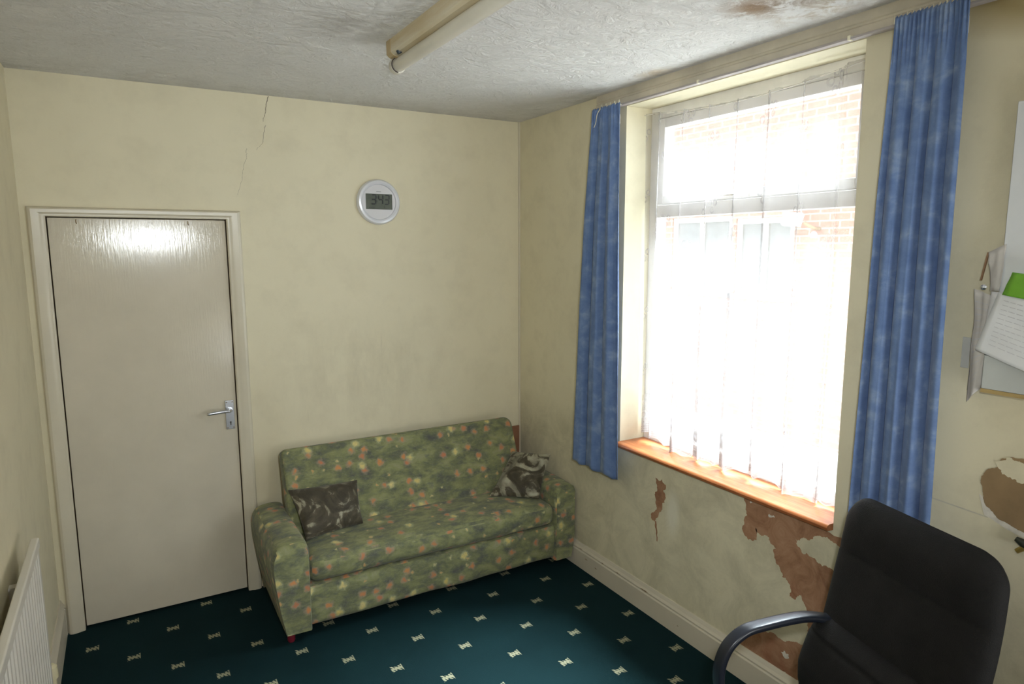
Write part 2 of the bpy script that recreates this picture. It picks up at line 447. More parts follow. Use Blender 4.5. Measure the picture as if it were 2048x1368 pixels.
scar = [(-2.702, 1.135), (-2.712, 1.175), (-2.745, 1.215), (-2.79, 1.235), (-3.10, 1.28), (-3.18, 1.10), (-3.05, 0.98), (-2.86, 1.022), (-2.76, 1.040), (-2.722, 1.070)]
scarrim = [(-2.70, 1.10), (-2.72, 1.04), (-2.78, 1.018), (-2.87, 0.995), (-3.06, 0.95), (-3.06, 1.0), (-2.86, 1.04), (-2.76, 1.07)]
scarw = [(-2.735, 1.215), (-2.755, 1.178), (-2.80, 1.166), (-2.90, 1.178), (-2.91, 1.235), (-2.80, 1.226)]
patch(bm, peel1, -0.0010, 1, 0.022, 2); patch(bm, peel1b, -0.0010, 1, 0.01, 3)
patch(bm, peel2, -0.0010, 1, 0.024, 5); patch(bm, isl, -0.0018, 2, 0.026, 6)
patch(bm, peel3, -0.0010, 1, 0.02, 7)
patch(bm, scarrim, -0.0008, 3, 0.004, 9, 3); patch(bm, scar, -0.0014, 4, 0.014, 8); patch(bm, scarw, -0.0020, 2, 0.03, 10)
for k, (a, b, r) in enumerate([(-1.872, 0.79, 0.007), (-1.968, 0.765, 0.010), (-1.983, 0.768, 0.007), (-2.075, 0.222, 0.020), (-2.28, 0.40, 0.02)]):
    patch(bm, [(a + r*math.cos(q), b + r*0.7*math.sin(q)) for q in (0, 1.2, 2.5, 3.6, 5)], -0.0018, 3, 0.02, 20+k, 3)
# paper seam and pasted lower sheet at the right end
bm.verts.ensure_lookup_table()
def strip(y0, z0, y1, z1, h, mi, d=-0.0007):
    vs = [bm.verts.new(p) for p in ((d, y0, z0), (d, y1, z1), (d, y1, z1-h), (d, y0, z0-h))]
    f = bm.faces.new(vs); f.material_index = mi; f.normal_update()
    if f.normal.x > 0: f.normal_flip()
strip(-2.42, 1.052, -2.73, 1.038, 0.004, 5); strip(-1.05, 2.0, -1.052, 2.0, 0.001, 5)
me = bpy.data.meshes.new('wall_right'); bm.to_mesh(me); bm.free()
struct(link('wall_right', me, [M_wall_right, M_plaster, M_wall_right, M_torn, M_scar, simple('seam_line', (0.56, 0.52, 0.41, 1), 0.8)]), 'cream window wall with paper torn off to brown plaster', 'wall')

struct(boxes('wall_left', [(-W-0.1, -W, FR, 0.0, 0, H)], M_wall), 'plain cream wall on the left behind the radiator', 'wall')
# front wall, behind the camera
struct(boxes('wall_front', [(-W, 0, FR-0.1, FR, 0, H)], M_wall), 'cream wall facing the door', 'wall')

# ------------------------------------------------------------------ skirting
def skirt_prof(side):
    return [(0, 0), (0.020, 0), (0.020, 0.100), (0.015, 0.106), (0.015, 0.112), (0.019, 0.116), (0.012, 0.128), (0.007, 0.140), (0.005, 0.145), (0, 0.145)]
struct(extrude('baseboard_right', [(-a, b) for a, b in skirt_prof(1)], 'y', -0.0, FR, M_skirt), 'chipped cream skirting under the window', 'skirting')
struct(extrude('baseboard_left', [(-W+a, b+0.03 if b > 0 else 0) for a, b in skirt_prof(1)], 'y', -0.0, FR, M_skirt), 'cream skirting below the radiator', 'skirting')
struct(extrude('baseboard_back', [(-a, b) for a, b in skirt_prof(1)], 'x', DX1+0.075, -0.02, M_skirt), 'cream skirting behind the sofa', 'skirting')
struct(boxes('trim_5', [(-W, DX0-0.072, -0.022, 0, 0, 0.135)], M_skirt, bev=0.004), 'short block of skirting between the left corner and the door casing', 'skirting')
# chips in the paint of the window wall skirting
bm = bmesh.new()
for k, (y, z, L, h) in enumerate([(-0.77, 0.075, 0.03, 0.006), (-0.86, 0.06, 0.025, 0.008), (-0.72, 0.118, 0.02, 0.006), (-0.92, 0.117, 0.03, 0.006), (-1.05, 0.118, 0.05, 0.006), (-1.26, 0.118, 0.06, 0.006), (-1.5, 0.05, 0.012, 0.005)]):
    P = ragged([(y - L/2, z), (y, z+h/2), (y + L/2, z), (y, z-h/2)], 0.008, 3, k)
    bm.faces.new([bm.verts.new((-0.0207, p.x, p.y)) for p in P])
ch = from_bm('paint_chip', bm, M_gold); keep(ch, bpy.data.objects['baseboard_right']); ch['label'] = 'brown chips where the paint has come off'

# ------------------------------------------------------------------ door
door = struct(empty('door_1', (DX0, 0.02, 0)), 'flush cream gloss painted door with a chrome lever handle', 'door')
D = lambda o: keep(o, door)
leaf = D(boxes('door_leaf', [(DX0+0.004, DX1-0.004, 0.004, 0.042, 0.012, DH-0.004)], M_door, bev=0.003))
bm = bmesh.new()
for x in (-2.352, -1.892):   # two small old hooks by the top edge
    tube_bm(bm, [(x, 0.002, DH-0.012), (x, -0.006, DH-0.014), (x, -0.008, DH-0.024), (x+0.002, -0.002, DH-0.03)], 0.0022, 6)
D(from_bm('hook', bm, M_gold))
M_chrome = simple('satin_chrome', (0.62, 0.64, 0.68, 1), 0.24, 0.85, 0.04)
hx = -1.757
hp = D(boxes('handle_plate', [(hx-0.021, hx+0.021, -0.006, 0.004, 0.905, 1.057)], M_chrome, bev=0.002))
bm = bmesh.new(); tube_bm(bm, smooth_path([(hx, 0.0, 1.008), (hx, -0.03, 1.008), (hx-0.01, -0.044, 1.009), (hx-0.04, -0.047, 1.010), (hx-0.098, -0.046, 1.006), (hx-0.108, -0.042, 1.005)], 5), 0.0085, 12)
lathe_bm(bm, [(0, 0.0), (0.014, 0.0), (0.014, 0.012), (0, 0.013)], Matrix.Translation((hx, -0.004, 1.008)) @ Matrix.Rotation(PI/2, 4, 'X'), 20)
lv = from_bm('lever_handle', bm, M_chrome, None, True, 40); keep(lv, door)
bm = bmesh.new(); R90 = Matrix.Rotation(PI/2, 4, 'X')
lathe_bm(bm, [(0, 0), (0.0042, 0), (0.0042, 0.002), (0, 0.002)], Matrix.Translation((hx+0.001, -0.0055, 0.942)) @ R90, 16); box(bm, hx-0.001, hx+0.0035, -0.0078, -0.005, 0.927, 0.942)
keep(from_bm('keyhole', bm, M_dark), hp)
for sx in (-0.014, 0.014):
    for z in (0.913, 1.048):
        keep(lathe('screw', [(0, 0), (0.0032, 0), (0.003, 0.001), (0, 0.0016)], Matrix.Translation((hx+sx, -0.006, z)) @ R90, M_gold, None, 10), hp)
# casing: moulded architrave mitred round the opening
cw = 0.068
def arch_section(d):   # d = distance outward from the opening edge -> projection
    return d
prof = [(0.0, 0.0), (0.0, 0.012), (0.006, 0.016), (0.018, 0.017), (0.030, 0.022), (0.052, 0.024), (0.062, 0.020), (cw, 0.012), (cw, 0.0)]
bm = bmesh.new(); rings = []
for corner in ('bl', 'tl', 'tr', 'br'):
    ring = []
    for o_, pr in prof:
        x = (DX0 - o_) if 'l' == corner[1] else (DX1 + o_)
        z = 0.0 if corner[0] == 'b' else DH + o_*0.62
        ring.append(bm.verts.new((x, -pr, z)))
    rings.append(ring)
for a, b in zip(rings, rings[1:]):
    for i in range(len(prof)-1): bm.faces.new((a[i], a[i+1], b[i+1], b[i]))
struct(from_bm('trim_1', bm, M_trim, None, True, 25), 'cream gloss door casing round the flush door', 'door casing')
boxes_l = [(DX0-0.032, DX0, 0.0, 0.12, 0, DH+0.03), (DX1, DX1+0.032, 0.0, 0.12, 0, DH+0.03), (DX0, DX1, 0.0, 0.12, DH, DH+0.03), (DX0, DX1, 0.09, 0.118, 0.0, DH)]
struct(boxes('trim_2', boxes_l, M_gold), 'door lining seen as a dark gap round the door', 'door lining')

# ------------------------------------------------------------------ window
FX0, FX1 = 0.162, 0.225
win = struct(empty('window_1', (FX0, (Y1+Y2)/2, ZS)), 'white painted window with a fixed lower pane and a top-hung upper light', 'window')
def wbox(name, L, bev=0.003):
    o = boxes(name, L, M_white, bev=bev); return keep(o, win)
yL, yR, zb, zt, ztr0, ztr1 = Y1, Y2, ZS+0.02, ZT, 1.985, 2.045
wbox('window_frame', [(FX0, FX1, yL, yL-0.055, zb, zt), (FX0, FX1, yR+0.055, yR, zb, zt), (FX0, FX1, yL-0.055, yR+0.055, zt-0.055, zt), (FX0, FX1, yL-0.055, yR+0.055, zb, zb+0.055), (FX0, FX1, yL-0.055, yR+0.055, ztr0, ztr1)])
sa, sb, s0, s1 = yL-0.062, yR+0.062, ztr1+0.004, zt-0.06
wbox('sash', [(FX0-0.010, FX1-0.01, sa, sa-0.045, s0, s1), (FX0-0.010, FX1-0.01, sb+0.045, sb, s0, s1), (FX0-0.010, FX1-0.01, sa-0.045, sb+0.045, s1-0.045, s1), (FX0-0.010, FX1-0.01, sa-0.045, sb+0.045, s0, s0+0.04)])
mg = NT('window_glass'); g = mg.n.new('ShaderNodeBsdfGlossy'); g.inputs['Roughness'].default_value = 0.02
tr = mg.n.new('ShaderNodeBsdfTransparent'); mx = mg.n.new('ShaderNodeMixShader'); mx.inputs[0].default_value = 0.04
mg.l.new(tr.outputs[0], mx.inputs[1]); mg.l.new(g.outputs[0], mx.inputs[2]); mg.l.new(mx.outputs[0], mg.out.inputs[0])
gl = boxes('pane', [(0.192, 0.196, sa-0.04, sb+0.04, s0+0.03, s1-0.04)], mg.m); keep(gl, win)
gl = boxes('pane', [(0.196, 0.200, yL-0.05, yR+0.05, zb+0.05, ztr0+0.005)], mg.m); keep(gl, win)
bm = bmesh.new(); box(bm, FX0-0.018, FX0-0.008, -1.60, -1.66, s0+0.004, s0+0.018); tube_bm(bm, [(FX0-0.016, -1.63, s0+0.012), (FX0-0.035, -1.60, s0+0.014), (FX0-0.036, -1.50, s0+0.016)], 0.005, 8)
st = from_bm('stay_bar', bm, M_track, None, True, 40); keep(st, win)
st2 = boxes('vent_slot', [(FX0-0.002, FX0+0.002, yL-0.058, yL-0.064, 2.16, 2.36)], M_dark); keep(st2, win)
# sill board
sill = tag(extrude('window_sill', [(-0.032, 0.816), (-0.028, 0.810), (0.0, 0.808), (0.165, 0.808), (0.165, 0.834), (-0.022, 0.834), (-0.030, 0.830), (-0.034, 0.823)], 'y', Y1-0.002, Y2+0.002, M_sill, None, True, 40),
    'varnished orange-brown wooden sill board under the net curtain', 'window sill')

# pelmet board and track
struct(extrude('trim_3', [(0, H), (-0.020, H), (-0.020, 2.572), (-0.016, 2.568), (-0.016, 2.562), (-0.021, 2.556), (-0.021, 2.534), (-0.017, 2.530), (0, 2.530)], 'y', -0.80, -3.3, M_board), 'long off-white board fixed along the top of the window wall', 'trim')
track = tag(empty('curtain_track', (-0.03, -1.6, 2.52)), 'off-white curtain track with cream gliders on the board over the window', 'curtain track')
keep(boxes('rail', [(-0.036, -0.008, -0.84, -2.66, 2.521, 2.5295)], M_rail, bev=0.002), track)
for y in (-0.90, -1.52, -2.20): keep(boxes('bracket', [(-0.0375, -0.0215, y-0.005, y+0.005, 2.5195, 2.534)], M_hookp), track)
for i in range(11):
    y = -2.36 - i*0.019
    bm = bmesh.new()
    tube_bm(bm, [(-0.036, y, 2.526), (-0.046, y, 2.532), (-0.052, y-0.002, 2.548), (-0.056, y-0.004, 2.536), (-0.056, y-0.004, 2.522)], 0.0022, 6)
    keep(from_bm('glider', bm, M_hookp, None, True, 50), track)
for i in range(5):
    y = -0.885 - i*0.034
    bm = bmesh.new()
    tube_bm(bm, [(-0.036, y, 2.522), (-0.046, y, 2.526), (-0.050, y, 2.545), (-0.053, y, 2.53)], 0.002, 6)
    keep(from_bm('glider', bm, M_hookp, None, True, 50), track)

# ------------------------------------------------------------------ blue curtains
def blue_mat():
    t = NT('mottled_blue_cotton')
    v = t.mapping((1.0, 1.0, 1.0))
    n = t.noise(13.0, 5, 0.6, t.mapping((1.0, 1.0, 1.3)), 0.3); m = t.noise(2.4, 4, 0.6)
    c = t.ramp(n, [(0.30, (0.105, 0.165, 0.330, 1)), (0.52, (0.155, 0.230, 0.410, 1)), (0.70, (0.270, 0.350, 0.500, 1))])
    c = t.mix(t.math('MULTIPLY', t.ramp(m, [(0.4, 0), (0.7, 1)]), 0.35), c, (0.115, 0.19, 0.37, 1))
    t.set(c, 0.9, 0, 0.1, 0.2)
    t.bump(t.noise(300, 2), 0.2, 0.002)
    d = t.n.new('ShaderNodeBsdfTranslucent'); t.l.new(c, d.inputs[0])
    mx = t.n.new('ShaderNodeMixShader'); mx.inputs[0].default_value = 0.10
    t.l.new(t.b.outputs[0], mx.inputs[1]); t.l.new(d.outputs[0], mx.inputs[2]); t.l.new(mx.outputs[0], t.out.inputs[0])
    return t.m
M_blue = blue_mat()
def curtain(name, ytop, ybot, ztop, zbot, folds, amp, seed, label, xc=-0.062, phase=0.0, flare=None):
    rnd = random.Random(seed); ph = [rnd.uniform(0, 6.28) for _ in range(6)]
    hdr = 0.10                                                # depth of the gathered heading
    def fn(u, v):
        z = zbot + (ztop - zbot)*v
        k = 1 - v                                           # 0 at the top
        y0 = ytop[0] + (ybot[0]-ytop[0])*k**0.8; y1 = ytop[1] + (ybot[1]-ytop[1])*k
        if flare: y0 += flare*math.sin(k*PI)
        s = u + 0.010*math.sin(u*9+ph[0])
        y = y0 + (y1-y0)*s
        d = (ztop - z)
        pin = max(0.0, 1 - d/0.16)                           # 1 at heading, 0 below it
        q_ = PI*folds*s + phase + 0.30*math.sin(k*1.6+ph[1])
        big = 1 - 2*abs(math.sin(q_))**0.75
        sec = math.sin(2*PI*(folds*2+1)*s + ph[2] + k*0.9)
        a = amp*(0.35 + 0.65*min(1, d/0.55))*(1-0.6*pin)
        x = xc + a*(big*0.86 + 0.10*sec)
        y += 0.25*a*math.cos(2*q_)*min(1, d/0.4)
        x += pin*0.006*math.sin(2*PI*folds*4.2*s) - 0.004*pin
        x += 0.006*mn.noise(Vector((u*7, k*3.1, seed))) 
        z += 0.010*math.sin(2*PI*folds*s+phase)*k + (0.006*math.sin(2*PI*folds*4.2*s) if v > 0.999 else 0)
        return (x, y, z)
    root = empty(name, (xc, (ytop[0]+ytop[1])/2, zbot))
    tag(root, label, 'curtain', 'blue curtains')
    o = sheet('fabric', 150, 110, fn, M_blue, None, 0.003, lambda u, v: (u*0.7, v*1.9)); keep(o, root)
    # heading tape: a band with thin gather lines stitched on the back of the top
    def fh(u, v):
        p = Vector(fn(u, 1 - 0.052 + 0.024*v)); return (p.x+0.004, p.y, p.z)
    tp = sheet('heading_tape', 120, 3, fh, M_track, None, 0.001); keep(tp, root)
    return root, fn
curtain('curtain', (-0.832, -1.045), (-0.705, -1.100), 2.525, 0.655, 3.0, 0.027, 4, 'narrow blue curtain bunched left of the window, ending above the sofa arm', phase=0.6)
rr, rfn = curtain('curtain', (-2.375, -2.590), (-2.335, -2.610), 2.535, 0.60, 4.0, 0.026, 9, 'wide blue curtain hanging right of the window behind the office chair', xc=-0.066, phase=2.0, flare=0.0)
# drawn cord hanging from the heading of the left curtain
cordt = tube('drawstring', smooth_path([(-0.092, -0.93, 2.515), (-0.098, -0.912, 2.49), (-0.096, -0.898, 2.45), (-0.097, -0.885, 2.43)], 4), 0.0018, M_hookp); keep(cordt, bpy.data.objects['curtain'])

# ------------------------------------------------------------------ net curtain
def net_mat():
    t = NT('white_lace_net')
    uv = t.tc.outputs['UV']
    X, Y, Z = t.sep(uv)                                     # metres along the cloth, metres up
    # loop motifs: rings in a jittered lattice
    def rings(cell, ox, oy, R0, wd, n, rad):
        px = t.math('SUBTRACT', t.math('MODULO', t.math('ADD', X, ox+10*cell), cell), cell/2)
        row = t.math('FLOOR', t.math('DIVIDE', t.math('ADD', Y, oy+10*0.30), 0.30))
        py = t.math('SUBTRACT', t.math('MODULO', t.math('ADD', t.math('MULTIPLY_ADD', t.math('FLOOR', t.math('DIVIDE', t.math('ADD', X, ox+10*cell), cell)), 0.115, Y), oy+10*0.30), 0.30), 0.15)
        acc = None
        for k in range(n):
            a = 2*PI*k/n + 0.5; cx, cy = rad*math.cos(a), rad*1.3*math.sin(a)
            dx = t.math('SUBTRACT', px, cx); dy = t.math('MULTIPLY', t.math('SUBTRACT', py, cy), 0.72)
            d = t.math('SQRT', t.math('ADD', t.math('MULTIPLY', dx, dx), t.math('MULTIPLY', dy, dy)))
            r = t.math('LESS_THAN', t.math('ABSOLUTE', t.math('SUBTRACT', d, R0)), wd)
            acc = r if acc is None else t.math('MAXIMUM', acc, r)
        return acc
    m1 = rings(0.26, 0.0, 0.0, 0.010, 0.0030, 5, 0.026)
    m2 = rings(0.26, 0.13, 0.15, 0.009, 0.0028, 3, 0.017)
    mot = t.math('MAXIMUM', m1, m2)
    # border: denser lace along the bottom with scrolls
    bz = t.ramp(Y, [(0.10, 1), (0.22, 0)])
    sc1 = t.math('LESS_THAN', t.math('ABSOLUTE', t.math('SUBTRACT', t.voro(22, uv, 0.6).outputs['Distance'], 0.42)), 0.10)
    lines = t.math('GREATER_THAN', t.math('SINE', t.math('MULTIPLY', Y, 520.0)), 0.2)
    bd = t.math('MULTIPLY', bz, t.math('MAXIMUM', sc1, t.math('MULTIPLY', lines, t.ramp(Y, [(0.05, 1), (0.052, 0)]))))
    pat = t.math('MAXIMUM', mot, bd)
    dens = t.math('ADD', t.math('MULTIPLY', pat, 0.27), t.math('MULTIPLY_ADD', bz, 0.16, 0.40), None, True)
    tr = t.n.new('ShaderNodeBsdfTransparent'); tl = t.n.new('ShaderNodeBsdfTranslucent'); df = t.n.new('ShaderNodeBsdfDiffuse')
    tl.inputs[0].default_value = (0.22, 0.212, 0.21, 1); df.inputs[0].default_value = (0.74, 0.70, 0.69, 1)
    a = t.n.new('ShaderNodeMixShader'); a.inputs[0].default_value = 0.5; t.l.new(tl.outputs[0], a.inputs[1]); t.l.new(df.outputs[0], a.inputs[2])
    b = t.n.new('ShaderNodeMixShader'); t.l.new(dens, b.inputs[0]); t.l.new(tr.outputs[0], b.inputs[1]); t.l.new(a.outputs[0], b.inputs[2])
    t.l.new(b.outputs[0], t.out.inputs[0]); return t.m
M_net = net_mat()
NW = 1.16
def wire_z(s):   # the sagging stretched wire
    return 2.492 - 0.040*math.sin(PI*s)**0.9 + 0.004*s
def net_fn(u, v):
    y = Y1 - 0.03 - NW*u
    zt_ = wire_z(u)
    # scalloped hem that hangs unevenly
    hem = 0.850 + 0.022*math.sin(u*17.0+0.4)*math.sin(u*5.3+1) + 0.016*abs(math.sin(u*PI*21)) - 0.012
    if u < 0.05: hem += 0.02
    z = hem + (zt_ - hem)*v
    k = 1 - v
    f = (0.62+0.38*k)
    x = 0.108 + f*(0.017*math.sin(u*2*PI*7.3 + 0.6*math.sin(k*2+u*4)) + 0.009*math.sin(u*2*PI*15.7+1.3+k*0.8) + 0.004*math.sin(u*2*PI*31+k*2))
    x += 0.008*mn.noise(Vector((u*3, k*2, 5.0)))*k
    y += (0.65+0.35*k)*(0.027*math.cos(u*2*PI*7.3+0.9+0.5*math.sin(k*1.7)) + 0.012*math.cos(u*2*PI*15.7+k))
    if v > 0.965: x += 0.002*math.sin(u*2*PI*75)
    return (x, min(Y1-0.006, max(Y2+0.006, y)), z)
net = tag(empty('net_curtain', (0.11, (Y1+Y2)/2, 0.84)), 'white lace net curtain hung on a sagging wire across the window', 'net curtain')
o = sheet('lace_panel', 360, 120, net_fn, M_net, None, 0, lambda u, v: (u*NW*1.7, v*1.65)); keep(o, net)
wp = [(0.114, Y1-0.002 - (NW+0.056)*i/30, wire_z(min(1, max(0, (i/30*(NW+0.056)-0.028)/NW)))-0.006) for i in range(31)]
keep(tube('wire', wp, 0.0022, M_track, None, 6), net)

# ------------------------------------------------------------------ sofa
def sofa_mat():
    t = NT('green_floral_upholstery')
    uv = t.tc.outputs['UV']
    wob = t.n.new('ShaderNodeVectorMath'); wob.operation = 'MULTIPLY_ADD'
    nz = t.noise(36, 4, 0.6, uv, 0, True); sub = t.n.new('ShaderNodeVectorMath'); sub.operation = 'SUBTRACT'; sub.inputs[1].default_value = (0.5, 0.5, 0.5)
    t.l.new(nz, sub.inputs[0]); t.l.new(sub.outputs[0], wob.inputs[0]); wob.inputs[1].default_value = (0.046, 0.046, 0); t.l.new(uv, wob.inputs[2])
    W_ = wob.outputs[0]
    st = t.n.new('ShaderNodeMapping'); st.inputs['Scale'].default_value = (1, 1.7, 1); t.l.new(uv, st.inputs[0])
    n1 = t.noise(8.5, 5, 0.62, st.outputs[0], 0.35); n2 = t.noise(14, 5, 0.6, st.outputs[0], 0.4); n3 = t.noise(60, 4, 0.7, st.outputs[0], 0.6)
    c = t.ramp(n1, [(0.32, (0.095, 0.104, 0.085, 1)), (0.46, (0.160, 0.170, 0.088, 1)), (0.58, (0.235, 0.248, 0.112, 1)), (0.72, (0.28, 0.285, 0.165, 1))])
    c = t.mix(t.math('MULTIPLY', t.ramp(n2, [(0.52, 0), (0.66, 1)]), 0.55), c, (0.082, 0.088, 0.090, 1))
    c = t.mix(t.math('MULTIPLY', t.ramp(n3, [(0.50, 0), (0.72, 1)]), 0.30), c, (0.30, 0.31, 0.24, 1))
    def flowers(c, scale, rnd, off, r_in, r_out, keepfrac, cin, cin2, cout, salt):
        mp = t.n.new('ShaderNodeMapping'); mp.inputs['Location'].default_value = off; t.l.new(W_, mp.inputs[0])
        v = t.voro(scale, mp.outputs[0], rnd); v.voronoi_dimensions = '2D'
        d = v.outputs['Distance']; cs = t.n.new('ShaderNodeSeparateColor'); t.l.new(v.outputs['Color'], cs.inputs[0])
        on = t.math('LESS_THAN', cs.outputs[salt % 3], keepfrac)
        colr = t.mix(cs.outputs[(salt+1) % 3], cin, cin2)
        o_ = t.math('MULTIPLY', on, t.ramp(d, [(r_in, 1), (r_out, 0)]))
        c = t.mix(t.math('MULTIPLY', o_, 0.55), c, cout)
        i_ = t.math('MULTIPLY', t.math('MULTIPLY', on, t.ramp(d, [(r_in*0.45, 1), (r_in*1.15, 0)])), t.ramp(n3, [(0.3, 0.55), (0.6, 1)]))
        return t.mix(t.math('MULTIPLY', i_, 0.9), c, colr)
    c = flowers(c, 13.0, 0.75, (0.3, 0.1, 0), 0.20, 0.34, 0.47, (0.62, 0.250, 0.070, 1), (0.55, 0.180, 0.080, 1), (0.36, 0.29, 0.22, 1), 0)
    c = flowers(c, 7.4, 0.45, (1.7, 0.6, 0), 0.13, 0.23, 0.40, (0.66, 0.52, 0.16, 1), (0.72, 0.60, 0.26, 1), (0.38, 0.40, 0.24, 1), 1)
    c = flowers(c, 12.0, 0.8, (0.9, 1.9, 0), 0.10, 0.17, 0.32, (0.55, 0.50, 0.26, 1), (0.62, 0.30, 0.10, 1), (0.25, 0.28, 0.16, 1), 2)
    t.set(c, 0.85, 0, 0.2, 0.15)
    t.bump(t.math('ADD', t.noise(240, 3, 0.6, uv), t.math('MULTIPLY', t.noise(5, 3, 0.5, uv), 2.0)), 0.22, 0.004)
    return t.m
M_sofa = sofa_mat()
sofa = tag(empty('sofa', (-0.84, -0.36, 0)), 'green floral three-seat sofa against the back wall', 'sofa')
def S(o, off=(0, 0)): box_uv(o, 1.0, off); return keep(o, sofa)
XL0, XR0 = -1.655, -0.030
def softbox(name, x0, x1, y0, y1, z0, z1, nx, ny, nz, rnd, puff=(0, 0, 0), wob=0.004, off=(0, 0), seed=0):
    """box with fully rounded edges on a grid, gently swollen"""
    bm = bmesh.new(); bmesh.ops.create_cube(bm, size=1.0)
    import itertools
    bm.free(); bm = bmesh.new()
    N = (nx, ny, nz); cache = {}
    def vert(i, j, k):
        if (i, j, k) not in cache:
            cache[(i, j, k)] = bm.verts.new((i/nx, j/ny, k/nz))
        return cache[(i, j, k)]
    for a in range(3):
        b_, c_ = [(1, 2), (0, 2), (0, 1)][a]
        for e in (0, N[a]):
            for p in range(N[b_]):
                for q in range(N[c_]):
                    vs = []
                    for dp, dq in ((0, 0), (1, 0), (1, 1), (0, 1)):
                        idx = [0, 0, 0]; idx[a] = e; idx[b_] = p+dp; idx[c_] = q+dq; vs.append(vert(*idx))
                    bm.faces.new(vs)
    L = Vector((x1-x0, y1-y0, z1-z0))
    for v in bm.verts:
        f = Vector(v.co)
        p = Vector((x0 + f.x*L.x, y0 + f.y*L.y, z0 + f.z*L.z))
        # round: clamp to inner box and push out by radius
        q = Vector((min(max(p.x, x0+rnd), x1-rnd), min(max(p.y, y0+rnd), y1-rnd), min(max(p.z, z0+rnd), z1-rnd)))
        d = p - q
        if d.length > 1e-6: p = q + d.normalized()*min(rnd, max(abs(d.x), abs(d.y), abs(d.z)))
        c0 = f*2 - Vector((1, 1, 1))
        s = Vector([(1-abs(t)**2.5) for t in c0])
        p.x += puff[0]*c0.x*s.y*s.z; p.y += puff[1]*c0.y*s.x*s.z; p.z += puff[2]*c0.z*s.x*s.y
        nn = mn.noise(Vector((p.x*5+seed, p.y*5, p.z*5)))*wob
        p += Vector((c0.x*nn, c0.y*nn, c0.z*nn))
        v.co = p
    o = from_bm(name, bm, M_sofa, None, True)
    return S(o, off)
softbox('base', XL0+0.01, XR0-0.01, -0.630, -0.10, 0.055, 0.258, 60, 18, 10, 0.022, (0, 0.006, 0), 0.004)
softbox('seat', -1.530, -0.150, -0.648, -0.22, 0.266, 0.388, 60, 20, 12, 0.045, (0, 0.008, 0.016), 0.005, (0.0, 0.21), 3)
# backrest: rounded top corners, leaning back to the wall
bm = bmesh.new()
bx0, bx1, bh, R1, R2, th = -1.540, -0.150, 0.50, 0.030, 0.055, 0.10
out = [(bx0, 0)]
out += [(bx0 + R1 - R1*math.cos(a), bh - R1 + R1*math.sin(a)) for a in [PI/2*k/6 for k in range(7)]]
out += [(bx1 - R2 + R2*math.sin(a), bh - R2 + R2*math.cos(a)) for a in [PI/2*k/8 for k in range(9)]]
out += [(bx1, 0)]
f = bm.faces.new([bm.verts.new((x, 0, z)) for x, z in out])
r_ = bmesh.ops.extrude_face_region(bm, geom=[f]); bmesh.ops.translate(bm, verts=[v for v in r_['geom'] if isinstance(v, bmesh.types.BMVert)], vec=(0, th, 0))
lean = math.atan2(0.19, 0.46)
Mb = Matrix.Translation((0, -0.335, 0.335)) @ Matrix.Rotation(-lean, 4, 'X')
bk = from_bm('backrest', bm, M_sofa, None, False); box_uv(bk, 1.0, (0.13, 0.55)); bk.data.transform(Mb)
bevel(bk, 0.022, 4); keep(bk, sofa)
# arms: rolled profile in x-z, swept from front to wall
def arm(name, xo, xi, sgn, off):
    # xo outer, xi inner
    P = [(xo - sgn*-0.004, 0.05), (xo - sgn*0.018, 0.17), (xo - sgn*0.036, 0.30), (xo - sgn*0.042, 0.38), (xo - sgn*0.040, 0.43), (xo - sgn*0.024, 0.468), (xo + sgn*0.005, 0.486),
         ((xo+xi)/2, 0.492), (xi - sgn*0.022, 0.486), (xi - sgn*0.004, 0.468), (xi, 0.44), (xi, 0.30), (xi, 0.05)]
    if sgn < 0: P = [(x if abs(x-xi) < 0.03 else max(min(x, -0.016), -0.2) , z) for x, z in P]
    sm = [(v.x, v.z) for v in smooth_path([(a, 0, b) for a, b in P[:-2]], 4)] + P[-2:]
    bm = bmesh.new(); rings = []
    ys = [-0.652, -0.640, -0.60] + [-0.60 + 0.53*i/14 for i in range(1, 15)]
    cx = sum(p[0] for p in sm)/len(sm); cz = 0.27
    for n_, y in enumerate(ys):
        k = {0: 0.93, 1: 0.985}.get(n_, 1.0)
        rings.append([bm.verts.new((cx + (x-cx)*k, y, cz + (z-cz)*(k if z > 0.3 else 1) + 0.004*mn.noise(Vector((x*9, y*6, z*9))))) for x, z in sm])
    n = len(sm)
    for a, b in zip(rings, rings[1:]):
        for i in range(n): bm.faces.new((a[i], a[(i+1) % n], b[(i+1) % n], b[i]))
    bm.faces.new(rings[0]); bm.faces.new(rings[-1][::-1])
    o = from_bm(name, bm, M_sofa, None, True, 60); return S(o, off)
arm('arm', -1.652, -1.528, 1, (0.4, 0.3)); arm('arm', -0.034, -0.150, -1, (0.9, 0.1))
M_foot = simple('dark_red_plastic', (0.17, 0.012, 0.025, 1), 0.4)
for x, y in ((-1.622, -0.612), (-0.12, -0.48), (-1.612, -0.14), (-0.08, -0.14)):
    keep(lathe('foot', [(0, 0.0), (0.014, 0.0), (0.018, 0.01), (0.018, 0.045), (0.014, 0.060), (0, 0.060)], Matrix.Translation((x, y, 0)), M_foot, None, 20), sofa)

